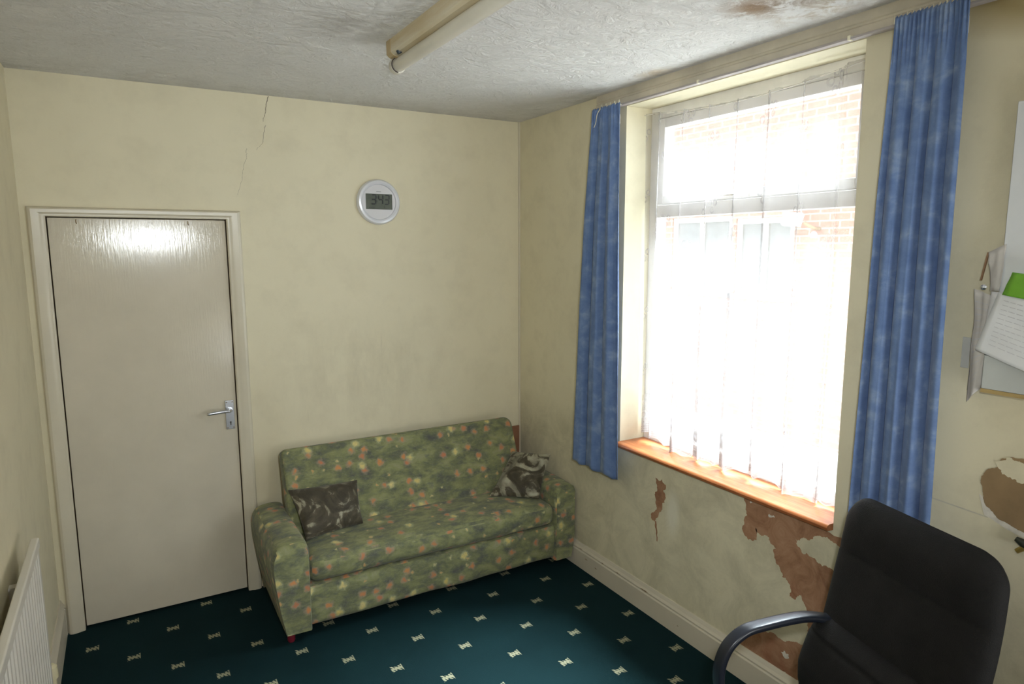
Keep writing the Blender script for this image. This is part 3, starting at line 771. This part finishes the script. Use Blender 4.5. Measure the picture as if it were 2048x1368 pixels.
# ------------------------------------------------------------------ cushions
def velvet_mat(name='crushed_brown_velvet', h=0.0, off=(0, 0, 0)):
    t = NT(name); mp_ = t.mapping((1, 1, 1), off)
    d = t.noise(5.5, 3, 0.5, mp_, 1.2); n = t.noise(7.5, 5, 0.6, mp_, 1.8)
    c = t.ramp(n, [(0.40-h, (0.050, 0.042, 0.027, 1)), (0.53-h, (0.100, 0.086, 0.055, 1)), (0.57-h, (0.30, 0.28, 0.20, 1)), (0.68-h, (0.40, 0.385, 0.29, 1))])  # pale stops paint the velvet's sheen patches into its colour
    c = t.mix(t.ramp(d, [(0.40-h, 0.85), (0.58-h, 0)]), c, (0.048, 0.040, 0.026, 1))
    t.set(c, 0.6, 0, 0.25, 0.15); t.bump(t.math('ADD', n, d), 0.5, 0.012); return t.m
M_velvet = velvet_mat()
M_velvet_pale = velvet_mat('crushed_pale_velvet', 0.06, (1.3, 0.4, 0.7))
def pillow(name, BL, BR, TR, TL, T, label, seed, mat, push=0.0):
    BL, BR, TR, TL = map(Vector, (BL, BR, TR, TL)); N = 26
    c = (BL+BR+TR+TL)/4; nrm = ((BR-BL).cross(TL-BL)).normalized()
    bm = bmesh.new(); S_ = {}
    for s in (1, -1):
        g = {}
        for i in range(N+1):
            for j in range(N+1):
                u, v = i/N*2-1, j/N*2-1
                edge = max(abs(u), abs(v)) > 0.999
                if edge and s == -1: g[(i, j)] = S_[1][(i, j)]; continue
                # pinched sides, pointed corners
                pu = u*(1-0.07*(1-v*v)*abs(u)); pv = v*(1-0.07*(1-u*u)*abs(v))
                a, b = (pu+1)/2, (pv+1)/2
                p = BL*(1-a)*(1-b) + BR*a*(1-b) + TR*a*b + TL*(1-a)*b
                t = T*((1-abs(u)**2.4)*(1-abs(v)**2.4))**0.55
                t += 0.012*mn.noise(Vector((u*2.2+seed, v*2.2, s)))*(1-abs(u)**3)*(1-abs(v)**3) + 0.005*mn.noise(Vector((u*7+seed, v*7, s)))*(1-max(abs(u), abs(v))**6)
                g[(i, j)] = bm.verts.new(p + nrm*(t*s + push))
        S_[s] = g
        for i in range(N):
            for j in range(N):
                bm.faces.new((g[(i, j)], g[(i+1, j)], g[(i+1, j+1)], g[(i, j+1)]))
    o = from_bm(name, bm, mat, None, True)
    o.data.transform(Matrix.Translation(-c)); o.location = c
    m = o.modifiers.new('sub', 'SUBSURF'); m.levels = 1; m.render_levels = 1
    return tag(o, label, 'cushion', 'crushed velvet cushions')
pillow('cushion', (-1.500, -0.440, 0.398), (-1.180, -0.375, 0.398), (-1.165, -0.245, 0.600), (-1.540, -0.245, 0.612), 0.055, 'dark brown crushed velvet cushion leaning by the left arm of the sofa', 3, M_velvet)
pillow('cushion', (-0.440, -0.375, 0.398), (-0.205, -0.565, 0.400), (-0.035, -0.430, 0.612), (-0.190, -0.225, 0.600), 0.050, 'paler streaked crushed velvet cushion propped in the right corner of the sofa', 11, M_velvet_pale)

# brown board standing behind the sofa in the corner
M_brown = simple('brown_hardboard', (0.25, 0.115, 0.06, 1), 0.7, 0, 0.1, 12)
tag(boxes('board', [(-0.42, -0.022, -0.030, -0.022, 0.0, 0.690)], M_brown), 'flat brown board standing in the corner behind the sofa', 'board')
struct(boxes('trim_4', [(-0.012, 0.0, -0.006, 0.0, 0.145, H)], M_trim), 'thin pale bead down the room corner', 'trim')

# ------------------------------------------------------------------ clock
clock = tag(empty('wall_clock', (-0.925, -0.001, 2.090)), 'round silver digital clock on the back wall above the sofa', 'clock')
Mc = Matrix.Translation((-0.925, 0, 2.090)) @ Matrix.Rotation(PI/2, 4, 'X')
M_silver = simple('silver_plastic', (0.72, 0.73, 0.77, 1), 0.30, 0.15, 0.03)
M_face = simple('pale_grey_face', (0.66, 0.65, 0.66, 1), 0.35, 0, 0.02)
keep(lathe('rim', [(0, 0.0), (0.120, 0.0), (0.124, 0.006), (0.123, 0.020), (0.116, 0.030), (0.106, 0.033), (0.098, 0.029), (0.095, 0.022), (0, 0.022)], Mc, M_silver, None, 72), clock)
keep(lathe('dial', [(0, 0.023), (0.094, 0.0225), (0.0945, 0.0235), (0, 0.0245)], Mc, M_face, None, 72), clock)
cx, cz = -0.925, 2.090
M_lcd = simple('lcd_grey_green', (0.105, 0.120, 0.095, 1), 0.25, 0, 0.08, 20)
M_digit = simple('lcd_black', (0.012, 0.016, 0.018, 1), 0.5)
lcd = boxes('display', [(cx-0.076, cx+0.076, -0.0265, -0.022, cz-0.040, cz+0.044)], M_lcd, bev=0.001); keep(lcd, clock)
bm = bmesh.new()
SEG = {'a': (0, 1, 1, 1), 'b': (1, .5, 1, 1), 'c': (1, 0, 1, .5), 'd': (0, 0, 1, 0), 'e': (0, 0, 0, .5), 'f': (0, .5, 0, 1), 'g': (0, .5, 1, .5)}
def digit(ch, x, z, wd, ht, t=0.0034):
    for s in {'3': 'abcdg', '4': 'bcfg', '1': 'bc', '2': 'abged'}[ch]:
        x0, z0, x1, z1 = SEG[s]
        sl = 0.08*ht
        ax, az, bx, bz = x+x0*wd+z0*sl, z+z0*ht, x+x1*wd+z1*sl, z+z1*ht
        if az == bz: box(bm, ax+t*.6, bx-t*.6, -0.0275, -0.0262, az-t, az+t)
        else: box(bm, (ax+bx)/2-t, (ax+bx)/2+t, -0.0275, -0.0262, az+t*.6, bz-t*.6)
digit('3', cx-0.046, cz-0.012, 0.024, 0.050); digit('4', cx-0.006, cz-0.012, 0.024, 0.050); digit('3', cx+0.030, cz-0.012, 0.024, 0.050)
for dz in (0.004, 0.024): box(bm, cx-0.0145, cx-0.0115, -0.0275, -0.0262, cz+dz-0.002, cz+dz+0.002)
digit('1', cx+0.020, cz-0.034, 0.009, 0.016, 0.0014); 
for k in range(3): box(bm, cx-0.060+k*0.012, cx-0.052+k*0.012, -0.0275, -0.0262, cz-0.032, cz-0.030)
dg = from_bm('digits', bm, M_digit); keep(dg, lcd)
dg.parent = lcd; dg.matrix_parent_inverse = lcd.matrix_world.inverted(); dg.matrix_parent_inverse = Matrix.Identity(4)
dg.matrix_basis = Matrix.Identity(4)
bm = bmesh.new(); box(bm, cx-0.015, cx+0.012, -0.0252, -0.0240, cz+0.054, cz+0.058)
lg = from_bm('maker_mark', bm, simple('faint_grey_print', (0.36, 0.36, 0.37, 1), 0.5)); keep(lg, clock)

# ------------------------------------------------------------------ fluorescent light
lx = -1.268
lamp = tag(empty('fluorescent_light', (-1.23, -1.9, H)), 'long yellowed fluorescent batten light with one tube on the ceiling', 'ceiling light')
M_batten = NT('yellowed_enamel')
_n = M_batten.noise(2.5, 4, 0.6, M_batten.mapping((1, 1.2, 14)))
M_batten = M_batten.set(M_batten.ramp(_n, [(0.35, (0.66, 0.60, 0.46, 1)), (0.7, (0.56, 0.45, 0.26, 1))]), 0.4)
M_endcap = simple('browned_end_cap', (0.50, 0.39, 0.22, 1), 0.5)
ly0, ly1 = -1.150, -2.66
keep(extrude('batten', [(lx, H), (lx, H-0.046), (lx+0.010, H-0.056), (lx+0.030, H-0.060), (lx+0.052, H-0.056), (lx+0.066, H-0.046), (lx+0.066, H)], 'y', ly0, ly1, M_batten, None, True, 30), lamp)
M_tube = simple('dusty_glass_tube', (0.66, 0.63, 0.54, 1), 0.35, 0, 0.05, 4)
tcx, tcz, trr = lx+0.038, H-0.083, 0.024
keep(tube('tube', [(tcx, ly0-0.016, tcz), (tcx, ly1+0.016, tcz)], trr, M_tube, None, 28), lamp)
for y, s in ((ly0, 1), (ly1, -1)):
    bm = bmesh.new()
    tube_bm(bm, [(tcx, y-s*0.020, tcz), (tcx, y-s*0.017, tcz), (tcx, y+s*0.010, tcz), (tcx, y+s*0.014, tcz)], [trr, trr+0.005, trr+0.005, trr-0.002], 28)
    box(bm, tcx-0.016, tcx+0.016, y-s*0.012, y+s*0.008, tcz, H-0.05)
    keep(from_bm('lamp_holder', bm, M_tube, None, True, 40), lamp)
    bm = bmesh.new(); tube_bm(bm, [(tcx + (trr+0.003)*math.cos(a), y-s*0.021, tcz + (trr+0.003)*math.sin(a)) for a in [PI*0.62 + PI*0.85*i/14 for i in range(15)]], 0.0022, 6)
    keep(from_bm('holder_gap', bm, M_dark, None, True), lamp)
    keep(extrude('end_cap', [(lx-0.001, H), (lx-0.001, H-0.047), (lx+0.010, H-0.0575), (lx+0.030, H-0.0615), (lx+0.052, H-0.0575), (lx+0.067, H-0.047), (lx+0.067, H)], 'y', y, y-s*0.045, M_endcap), lamp)
keep(lathe('starter', [(0, 0), (0.010, 0), (0.010, 0.012), (0.008, 0.014), (0, 0.014)], Matrix.Translation((lx+0.010, ly0-0.095, H-0.050)) @ Matrix.Rotation(PI, 4, 'X') @ Matrix.Rotation(0.5, 4, 'Y'), simple('dark_blue_cap', (0.03, 0.045, 0.06, 1), 0.4), None, 16), lamp)

# ------------------------------------------------------------------ radiator on the left wall
rad = tag(empty('radiator', (-2.52, -1.9, 0.27)), 'cream ribbed panel radiator low on the left wall', 'radiator')
M_rad = simple('white_radiator_enamel', (0.66, 0.63, 0.56, 1), 0.4, 0, 0.04, 4)
rx0, rx1, ry0, ry1, rz0, rz1 = -2.516, -2.498, -1.010, -2.80, 0.275, 0.872
bm = bmesh.new(); n = 108; front = []
for i in range(n+1):
    y = ry0 - 0.03 + (ry1 + 0.06 - ry0)*i/n
    ph = (i % 3); x = rx1 - (0.009 if ph == 0 else 0.0)
    front.append((x, y))
rows = [(rz0+0.03, 1.0), (rz1-0.03, 1.0)]
V0 = [bm.verts.new((x, y, rz0+0.035)) for x, y in front]; V1 = [bm.verts.new((x, y, rz1-0.035)) for x, y in front]
for i in range(n): bm.faces.new((V0[i], V0[i+1], V1[i+1], V1[i]))
box(bm, rx0, rx1-0.010, ry0, ry1, rz0, rz1)
keep(from_bm('panel', bm, M_rad), rad)
bm = bmesh.new()
box(bm, rx0-0.002, rx1+0.005, ry0+0.002, ry1-0.002, rz1-0.035, rz1+0.002); box(bm, rx0-0.002, rx1+0.003, ry0+0.002, ry1-0.002, rz0, rz0+0.035)
box(bm, rx0, rx1+0.001, ry0+0.004, ry0-0.03, rz0, rz1); box(bm, rx0, rx1+0.001, ry1+0.03, ry1-0.004, rz0, rz1)
o = from_bm('edge_rail', bm, M_rad); bevel(o, 0.006, 3); keep(o, rad)
for y in (-1.2, -2.55): keep(boxes('bracket', [(-W, rx0, y-0.015, y+0.015, 0.35, 0.8)], M_rad), rad)
bm = bmesh.new()
tube_bm(bm, [(-2.508, ry0-0.01, 0.300), (-2.508, -0.965, 0.300)], 0.013, 14)
tube_bm(bm, [(-2.508, -0.965, 0.335), (-2.508, -0.965, 0.262)], [0.017, 0.019], 14)
tube_bm(bm, [(-2.508, -0.965, 0.335), (-2.508, -0.965, 0.375), (-2.508, -0.965, 0.385)], [0.024, 0.022, 0.012], 16)
keep(from_bm('valve', bm, simple('cream_painted_valve', (0.62, 0.56, 0.36, 1), 0.45), None, True, 40), rad)
keep(tube('pipe', [(-2.508, -0.965, 0.265), (-2.508, -0.965, 0.0)], 0.0085, M_rad), rad)

# ------------------------------------------------------------------ office chair
M_fab = simple('black_mesh_fabric', (0.0085, 0.0080, 0.0080, 1), 0.75, 0, 0.15, 14, 0.5, 380, 0.3)
for n_ in M_fab.node_tree.nodes:
    if n_.type == 'BSDF_PRINCIPLED': n_.inputs['Sheen Weight'].default_value = 0.012
M_plas = simple('black_plastic', (0.014, 0.017, 0.026, 1), 0.30, 0, 0.05, 8)
M_steel = simple('worn_grey_steel', (0.25, 0.26, 0.28, 1), 0.35, 0.8)
CF = Vector((-0.968, 0.25, 0)).normalized(); CS = Vector((CF.y, -CF.x, 0))       # CS points to the far side (+y)
CS = Vector((-CF.y*-1, 0, 0)) if False else Vector((0.25, 0.968, 0)).normalized()
CO = Vector((-0.59, -2.62, 0))                                                     # seat centre on the floor
chair = tag(empty('office_chair', tuple(CO)), 'black fabric office chair with high rounded back and glossy loop arms, near the window', 'chair')
def cp(f, s, z): return CO + CF*f + CS*s + Vector((0, 0, z))
def chair_pad(name, half, zlo, zhi, base, thick, rc, mat, bulge, N=34, crease=(), shift=0.022):
    """upholstered pad: half(t) half width, base(t) forward offset of its front face"""
    bm = bmesh.new(); G = {}
    for side in (0, 1):
        for i in range(N+1):
            for j in range(N+1):
                a, t = i/N*2-1, j/N
                key = (side, i, j)
                rim = i in (0, N) or j in (0, N)
                if side and rim: G[key] = G[(0, i, j)]; continue
                # superellipse rounding of the outline
                b = t*2-1
                hw = half(t)
                hh = (zhi-zlo)/2
                px_, pz_ = a*hw, b*hh; rr_ = rc if b > 0 else rc*0.6
                qx, qz = max(-hw+rr_, min(hw-rr_, px_)), max(-hh+rr_, min(hh-rr_, pz_))
                dv = Vector((px_-qx, pz_-qz)); L = max(abs(dv.x), abs(dv.y))
                if dv.length > 1e-7: dv = dv.normalized()*L
                s_ = qx + dv.x + shift; z = (zlo+zhi)/2 + qz + dv.y; tt = (z-zlo)/(zhi-zlo)
                e = max(0.0, 1-max(abs(a), abs(b))**5)**0.5
                f = base(tt) + (thick/2)*(e if side == 0 else -e)
                if side == 0:
                    f += bulge(a, tt)*e
                    for cz_, dp in crease: f -= dp*math.exp(-((tt-cz_)/0.02)**2)*e
                G[key] = bm.verts.new(cp(f, s_, z))
    for side in (0, 1):
        for i in range(N):
            for j in range(N):
                bm.faces.new((G[(side, i, j)], G[(side, i+1, j)], G[(side, i+1, j+1)], G[(side, i, j+1)]))
    return keep(from_bm(name, bm, mat, None, True), chair)
def back_f(z):   # forward position of the back's mid surface at height z
    return -0.225 - 0.10*max(0, (z-0.50))/0.55 - 0.02*math.sin(max(0, z-0.5)*5)
zl, zh = 0.585, 1.060
chair_pad('backrest', lambda t: 0.272 - 0.012*t + 0.006*math.sin(t*PI), zl, zh, lambda t: back_f(zl+(zh-zl)*t), 0.075, 0.085, M_fab,
          lambda a, t: 0.012*math.sin(t*PI) - 0.010*(1-a*a)*math.exp(-((t-0.62)/0.12)**2) + 0.010*math.exp(-((t-0.86)/0.12)**2)*(1-a*a), 44, ((0.62, 0.006),))
z2, z3 = 0.40, 0.665
chair_pad('lumbar_pad', lambda t: 0.282 - 0.012*t, z2, z3, lambda t: back_f(z2+(z3-z2)*t)+0.034, 0.085, 0.06, M_fab,
          lambda a, t: 0.02*math.sin(t*PI), 36, ((0.8, 0.008),))
# seat
bm = bmesh.new(); N = 30; G = {}
for side in (0, 1):
    for i in range(N+1):
        for j in range(N+1):
            a, b = i/N*2-1, j/N*2-1
            if side and (i in (0, N) or j in (0, N)): G[(side, i, j)] = G[(0, i, j)]; continue
            m = max(abs(a), abs(b)); L = (abs(a)**5+abs(b)**5)**0.2 if m else 1; k = m/L
            A, B = a*(0.84+0.16*k), b*(0.84+0.16*k)
            e = max(0.0, 1-m**6)**0.5
            z = 0.400 + (0.045*e if not side else -0.04*e) - 0.03*max(0, b)**3 + (0.012*abs(a)**2*e if not side else 0)
            G[(side, i, j)] = bm.verts.new(cp(-0.02 + B*0.245, A*0.235, z))
for side in (0, 1):
    for i in range(N):
        for j in range(N): bm.faces.new((G[(side, i, j)], G[(side, i+1, j)], G[(side, i+1, j+1)], G[(side, i, j+1)]))
keep(from_bm('seat', bm, M_fab, None, True), chair)
# loop arms
for s in (0.262, -0.262):
    P = smooth_path([cp(-0.245, s*0.93, 0.652), cp(-0.15, s, 0.664), cp(0.00, s, 0.660), cp(0.07, s, 0.648), cp(0.125, s, 0.605), cp(0.150, s, 0.530), cp(0.135, s, 0.450), cp(0.07, s, 0.405), cp(-0.02, s, 0.393), cp(-0.12, s*0.97, 0.388), cp(-0.17, s*0.85, 0.382)], 7)
    bm = bmesh.new()
    prev = None; rings = []
    for i, p in enumerate(P):                              # rounded-rectangle strap section 46 x 20 mm
        d = (P[min(i+1, len(P)-1)] - P[max(i-1, 0)]).normalized()
        nrm = CS.cross(d).normalized(); ring = []
        for k in range(16):
            q = 2*PI*k/16; ca, sa_ = math.cos(q), math.sin(q)
            ring.append(bm.verts.new(p + CS*(math.copysign(abs(ca)**0.5, ca)*0.023) + nrm*(math.copysign(abs(sa_)**0.6, sa_)*0.0115)))
        rings.append(ring)
    for a, b in zip(rings, rings[1:]):
        for k in range(16): bm.faces.new((a[k], a[(k+1) % 16], b[(k+1) % 16], b[k]))
    bm.faces.new(rings[0]); bm.faces.new(rings[-1][::-1])
    ar = keep(from_bm('armrest', bm, M_plas, None, True, 60), chair)
# mechanism, gas lift, star base, castors
bm = bmesh.new(); RZ = Matrix.Rotation(math.atan2(CF.y, CF.x), 4, 'Z')
obox(bm, Matrix.Translation(cp(-0.04, 0, 0.345)) @ RZ, 0.24, 0.16, 0.035)
tube_bm(bm, smooth_path([cp(-0.14, 0, 0.345), cp(-0.27, 0, 0.35), cp(-0.325, 0, 0.43), cp(-0.335, 0, 0.62)], 5), 0.02, 10, flat=0.5)
keep(from_bm('tilt_bracket', bm, M_plas, None, True, 40), chair)
keep(lathe('gas_lift', [(0, 0.09), (0.030, 0.09), (0.030, 0.23), (0.022, 0.235), (0.022, 0.34), (0, 0.34)], Matrix.Translation(cp(0, 0, 0)), M_plas, None, 24), chair)
for k in range(5):
    a = 2*PI*k/5 + 0.3; dr = Vector((math.cos(a), math.sin(a), 0))
    o = tube('base_leg', [CO + Vector((0, 0, 0.125)), CO + dr*0.14 + Vector((0, 0, 0.110)), CO + dr*0.27 + Vector((0, 0, 0.078))], [0.032, 0.024, 0.016], M_plas, None, 12); keep(o, chair)
    side = Vector((-dr.y, dr.x, 0)); bm = bmesh.new()
    for q in (-0.014, 0.014):
        Mw = Matrix.Translation(CO + dr*0.265 + side*q + Vector((0, 0, 0.026))) @ side.to_track_quat('Z', 'Y').to_matrix().to_4x4()
        lathe_bm(bm, [(0, -0.009), (0.022, -0.009), (0.026, -0.004), (0.026, 0.004), (0.022, 0.009), (0, 0.009)], Mw, 20)
    tube_bm(bm, [CO + dr*0.265 + Vector((0, 0, 0.03)), CO + dr*0.265 + Vector((0, 0, 0.08))], 0.006, 8)
    cs_ = from_bm('castor', bm, M_plas, None, True, 40); keep(cs_, chair)

# ------------------------------------------------------------------ papers and board on the window wall
M_paper = simple('white_paper', (0.66, 0.65, 0.66, 1), 0.6, 0, 0.03, 20)
M_paper2 = simple('greyed_paper', (0.56, 0.53, 0.50, 1), 0.7, 0, 0.08, 12)
M_plasw = simple('glossy_white_sleeve', (0.70, 0.71, 0.72, 1), 0.12, 0, 0.03, 6)
M_green = simple('lime_green_print', (0.17, 0.42, 0.035, 1), 0.35, 0, 0.06, 9)
M_ink = simple('faint_ink', (0.52, 0.52, 0.54, 1), 0.7)
M_grey = simple('grey_plastic_tray', (0.50, 0.52, 0.50, 1), 0.35, 0, 0.04)
wb = tag(empty('whiteboard', (-0.02, -3.0, 1.95)), 'white notice board on the wall at the right edge of the photo', 'notice board')
keep(boxes('board_panel', [(-0.030, -0.002, -2.712, -3.50, 1.500, 2.232)], simple('board_white', (0.72, 0.74, 0.76, 1), 0.3, 0, 0.02), bev=0.003), wb)
tr_ = tag(empty('wall_tray', (-0.05, -2.9, 1.42)), 'grey plastic paper tray with a tan bottom edge below the notice board', 'tray')
keep(boxes('tray_front', [(-0.062, -0.004, -2.704, -3.02, 1.432, 1.53)], M_grey, bev=0.003), tr_)
keep(boxes('tray_edge', [(-0.062, -0.004, -2.704, -3.02, 1.421, 1.432)], simple('tan_edge', (0.42, 0.30, 0.12, 1), 0.6)), tr_)
def paper(name, corners, label, mat, cat, curl=0.01, seed=0, n=16, lines=0, amp=0.004, group=None):
    BL, BR, TR, TL = map(Vector, corners)
    nrm = Vector((-1, 0, 0))
    def fn(u, v):
        p = BL*(1-u)*(1-v) + BR*u*(1-v) + TR*u*v + TL*(1-u)*v
        return p + nrm*(curl*(1-v)**2*math.sin(u*PI*0.8+0.4) + amp*mn.noise(Vector((u*2.5+seed, v*3.5, seed*0.7))))
    root = sheet(name, n, n, fn, mat, None, 0.0008)
    tag(root, label, cat, group)
    if lines:
        bm = bmesh.new(); rnd = random.Random(seed)
        for k in range(lines):
            v = 0.90 - 0.8*k/lines; u0, u1 = 0.10, 0.10 + rnd.uniform(0.45, 0.78); m_ = 8
            for q in range(m_):
                a, b = u0+(u1-u0)*q/m_, u0+(u1-u0)*(q+0.8)/m_
                vs = [Vector(fn(a, v)), Vector(fn(b, v)), Vector(fn(b, v-0.009)), Vector(fn(a, v-0.009))]
                bm.faces.new([bm.verts.new(x + nrm*0.0012) for x in vs])
        ln = from_bm('printed_lines', bm, M_ink); keep(ln, root)
    return root
paper('paper_sheet', ((-0.030, -2.655, 1.378), (-0.045, -2.700, 1.43), (-0.050, -2.702, 1.70), (-0.040, -2.655, 1.716)), 'creased greyed sheet hanging at the left of the papers, its corner curling down', M_paper2, 'paper', 0.010, 2, 16, 14, 0.012)
paper('paper_sheet', ((-0.010, -2.645, 1.41), (-0.022, -2.72, 1.43), (-0.020, -2.72, 1.70), (-0.010, -2.652, 1.700)), 'thin older sheet half hidden behind the creased grey one', M_paper2, 'paper', 0.002, 8, 12, 0, 0.006)
paper('paper_sheet', ((-0.055, -2.690, 1.552), (-0.055, -2.82, 1.52), (-0.055, -2.83, 1.705), (-0.055, -2.705, 1.712)), 'plain white sheet tucked under the big sleeved page', M_paper, 'paper', 0.004, 4, 12, 0, 0.004)
pk = paper('sleeved_page', ((-0.078, -2.688, 1.545), (-0.070, -2.96, 1.455), (-0.066, -2.93, 1.665), (-0.070, -2.728, 1.712)), 'large white printed page in a clear sleeve hanging over the grey tray', M_plasw, 'paper', 0.012, 5, 18, 11, 0.005)
paper('leaflet', ((-0.074, -2.740, 1.705), (-0.072, -2.90, 1.68), (-0.072, -2.90, 1.75), (-0.074, -2.760, 1.768)), 'bright lime green leaflet tucked above the sleeved page', M_green, 'leaflet', 0.002, 6, 10, 0, 0.002)
paper('paper_sheet', ((-0.032, -2.692, 1.712), (-0.034, -2.716, 1.712), (-0.036, -2.722, 1.845), (-0.034, -2.676, 1.822)), 'small torn scrap sticking out beside the notice board edge', M_paper2, 'paper', 0.002, 9, 10, 0, 0.008)
tag(boxes('pencil', [(-0.030, -0.024, -2.6665, -2.6705, 1.74, 1.822)], simple('brown_wood', (0.30, 0.17, 0.09, 1), 0.6)), 'thin brown stick beside the torn scrap by the notice board', 'stick')
bpy.data.objects['pencil'].data.transform(Matrix.Translation((0, -2.668, 1.78)) @ Matrix.Rotation(0.16, 4, 'X') @ Matrix.Translation((0, 2.668, -1.78)))
bpy.data.objects['pencil'].name = 'stick'
tag(lathe('drawing_pin', [(0, 0), (0.006, 0), (0.008, 0.003), (0.003, 0.006), (0.004, 0.012), (0, 0.014)], Matrix.Translation((-0.040, -2.678, 1.722)) @ Matrix.Rotation(-PI/2, 4, 'Y'), M_chrome, None, 14), 'shiny metal pin holding the creased grey sheet', 'drawing pin')
t_ = NT('clear_plastic'); t_.set((0.74, 0.76, 0.78, 1), 0.1); t_.b.inputs['Alpha'].default_value = 0.35
o = boxes('hook_plate', [(-0.004, -0.001, -2.617, -2.640, 1.475, 1.568)], t_.m, bev=0.001); tag(o, 'small clear plastic tab stuck to the wall left of the papers', 'plastic tab')
# small dark fitting with a brass tip near the right edge
ft = tag(empty('pipe_fitting', (-0.02, -2.83, 1.0)), 'small dark green fitting with a brass tip sticking out of the wall above the chair', 'pipe fitting')
keep(tube('body', [(-0.02, -2.90, 0.975), (-0.022, -2.835, 1.000), (-0.024, -2.815, 1.008)], [0.014, 0.013, 0.007], simple('dark_green_metal', (0.03, 0.035, 0.025, 1), 0.4), None, 12), ft)
keep(tube('brass_tip', [(-0.024, -2.840, 0.992), (-0.030, -2.822, 0.974)], [0.008, 0.007], simple('brass', (0.45, 0.33, 0.09, 1), 0.35, 0.8), None, 10), ft)
keep(tube('pin', [(-0.02, -2.86, 0.992), (0.0, -2.86, 0.992)], 0.006, M_steel, None, 8), ft)

# ------------------------------------------------------------------ outside: the yard and the house opposite
def brick_mat():
    t = NT('orange_brick')
    X, Y, Z = t.sep(t.tc.outputs['Object'])
    b = t.n.new('ShaderNodeTexBrick'); b.inputs['Scale'].default_value = 1.0
    t.l.new(t.comb(t.math('ADD', X, Y), Z), b.inputs[0])
    b.inputs['Color1'].default_value = (0.33, 0.185, 0.135, 1); b.inputs['Color2'].default_value = (0.29, 0.160, 0.115, 1); b.inputs['Mortar'].default_value = (0.36, 0.31, 0.26, 1)
    b.inputs['Brick Width'].default_value = 0.225; b.inputs['Row Height'].default_value = 0.075; b.inputs['Mortar Size'].default_value = 0.008
    t.set(b.outputs[0], 0.85); return t.m
M_brick = brick_mat()
tag(boxes('yard_paving', [(TH, 9.0, -5.0, 9.0, -0.35, -0.25)], simple('pale_concrete', (0.84, 0.83, 0.80, 1), 0.9)), 'pale concrete yard outside the window', 'paving')
house = tag(empty('house', (4.1, 2.0, -0.25)), 'orange brick house opposite with white framed windows, bleached by daylight', 'house')
EX = 4.0
W1, W2 = (1.86, 2.84, 1.30, 2.20), (1.02, 1.80, 1.30, 2.16)
L = [(EX, EX+0.3, -3.5, 1.02, -0.25, 3.35), (EX, EX+0.3, 2.84, 9.0, -0.25, 3.35), (EX, EX+0.3, 1.02, 2.84, -0.25, 1.30), (EX, EX+0.3, 1.02, 2.84, 2.20, 3.35), (EX, EX+0.3, 1.80, 1.86, 1.30, 2.20), (EX, EX+0.3, 1.02, 1.80, 2.16, 2.20)]
keep(boxes('wall', L, M_brick), house)
M_pane = simple('dark_far_pane', (0.17, 0.165, 0.15, 1), 0.1)
for (a, b, c, d) in (W1, W2):
    fr_ = boxes('window', [(EX+0.02, EX+0.08, a, a+0.06, c, d), (EX+0.02, EX+0.08, b-0.06, b, c, d), (EX+0.02, EX+0.08, a+0.06, b-0.06, d-0.06, d), (EX+0.02, EX+0.08, a+0.06, b-0.06, c, c+0.06), (EX+0.02, EX+0.08, (a+b)/2-0.03, (a+b)/2+0.03, c+0.06, d-0.06), (EX-0.05, EX+0.018, a-0.05, b+0.05, c-0.052, c-0.002)], M_white); keep(fr_, house)
    pn = boxes('pane', [(EX+0.045, EX+0.055, a+0.05, b-0.05, c+0.05, d-0.05)], M_pane); keep(pn, house)
fdl = tag(empty('floodlight', (EX-0.1, 0.85, 2.1)), 'small white floodlight on the brick wall outside, seen through the net', 'floodlight')
bm = bmesh.new(); obox(bm, Matrix.Translation((EX-0.16, 0.93, 2.12)) @ Matrix.Rotation(0.4, 4, 'Y') @ Matrix.Rotation(0.25, 4, 'Z'), 0.06, 0.20, 0.14)
keep(bevel(from_bm('lamp_body', bm, M_white), 0.01), fdl)
keep(tube('arm', smooth_path([(EX, 0.72, 2.02), (EX-0.07, 0.74, 2.03), (EX-0.12, 0.82, 2.08)], 4), 0.018, M_gold), fdl)
keep(lathe('sensor', [(0, 0), (0.03, 0), (0.035, 0.03), (0.02, 0.06), (0, 0.065)], Matrix.Translation((EX-0.09, 0.72, 1.93)), M_white, None, 16), fdl)
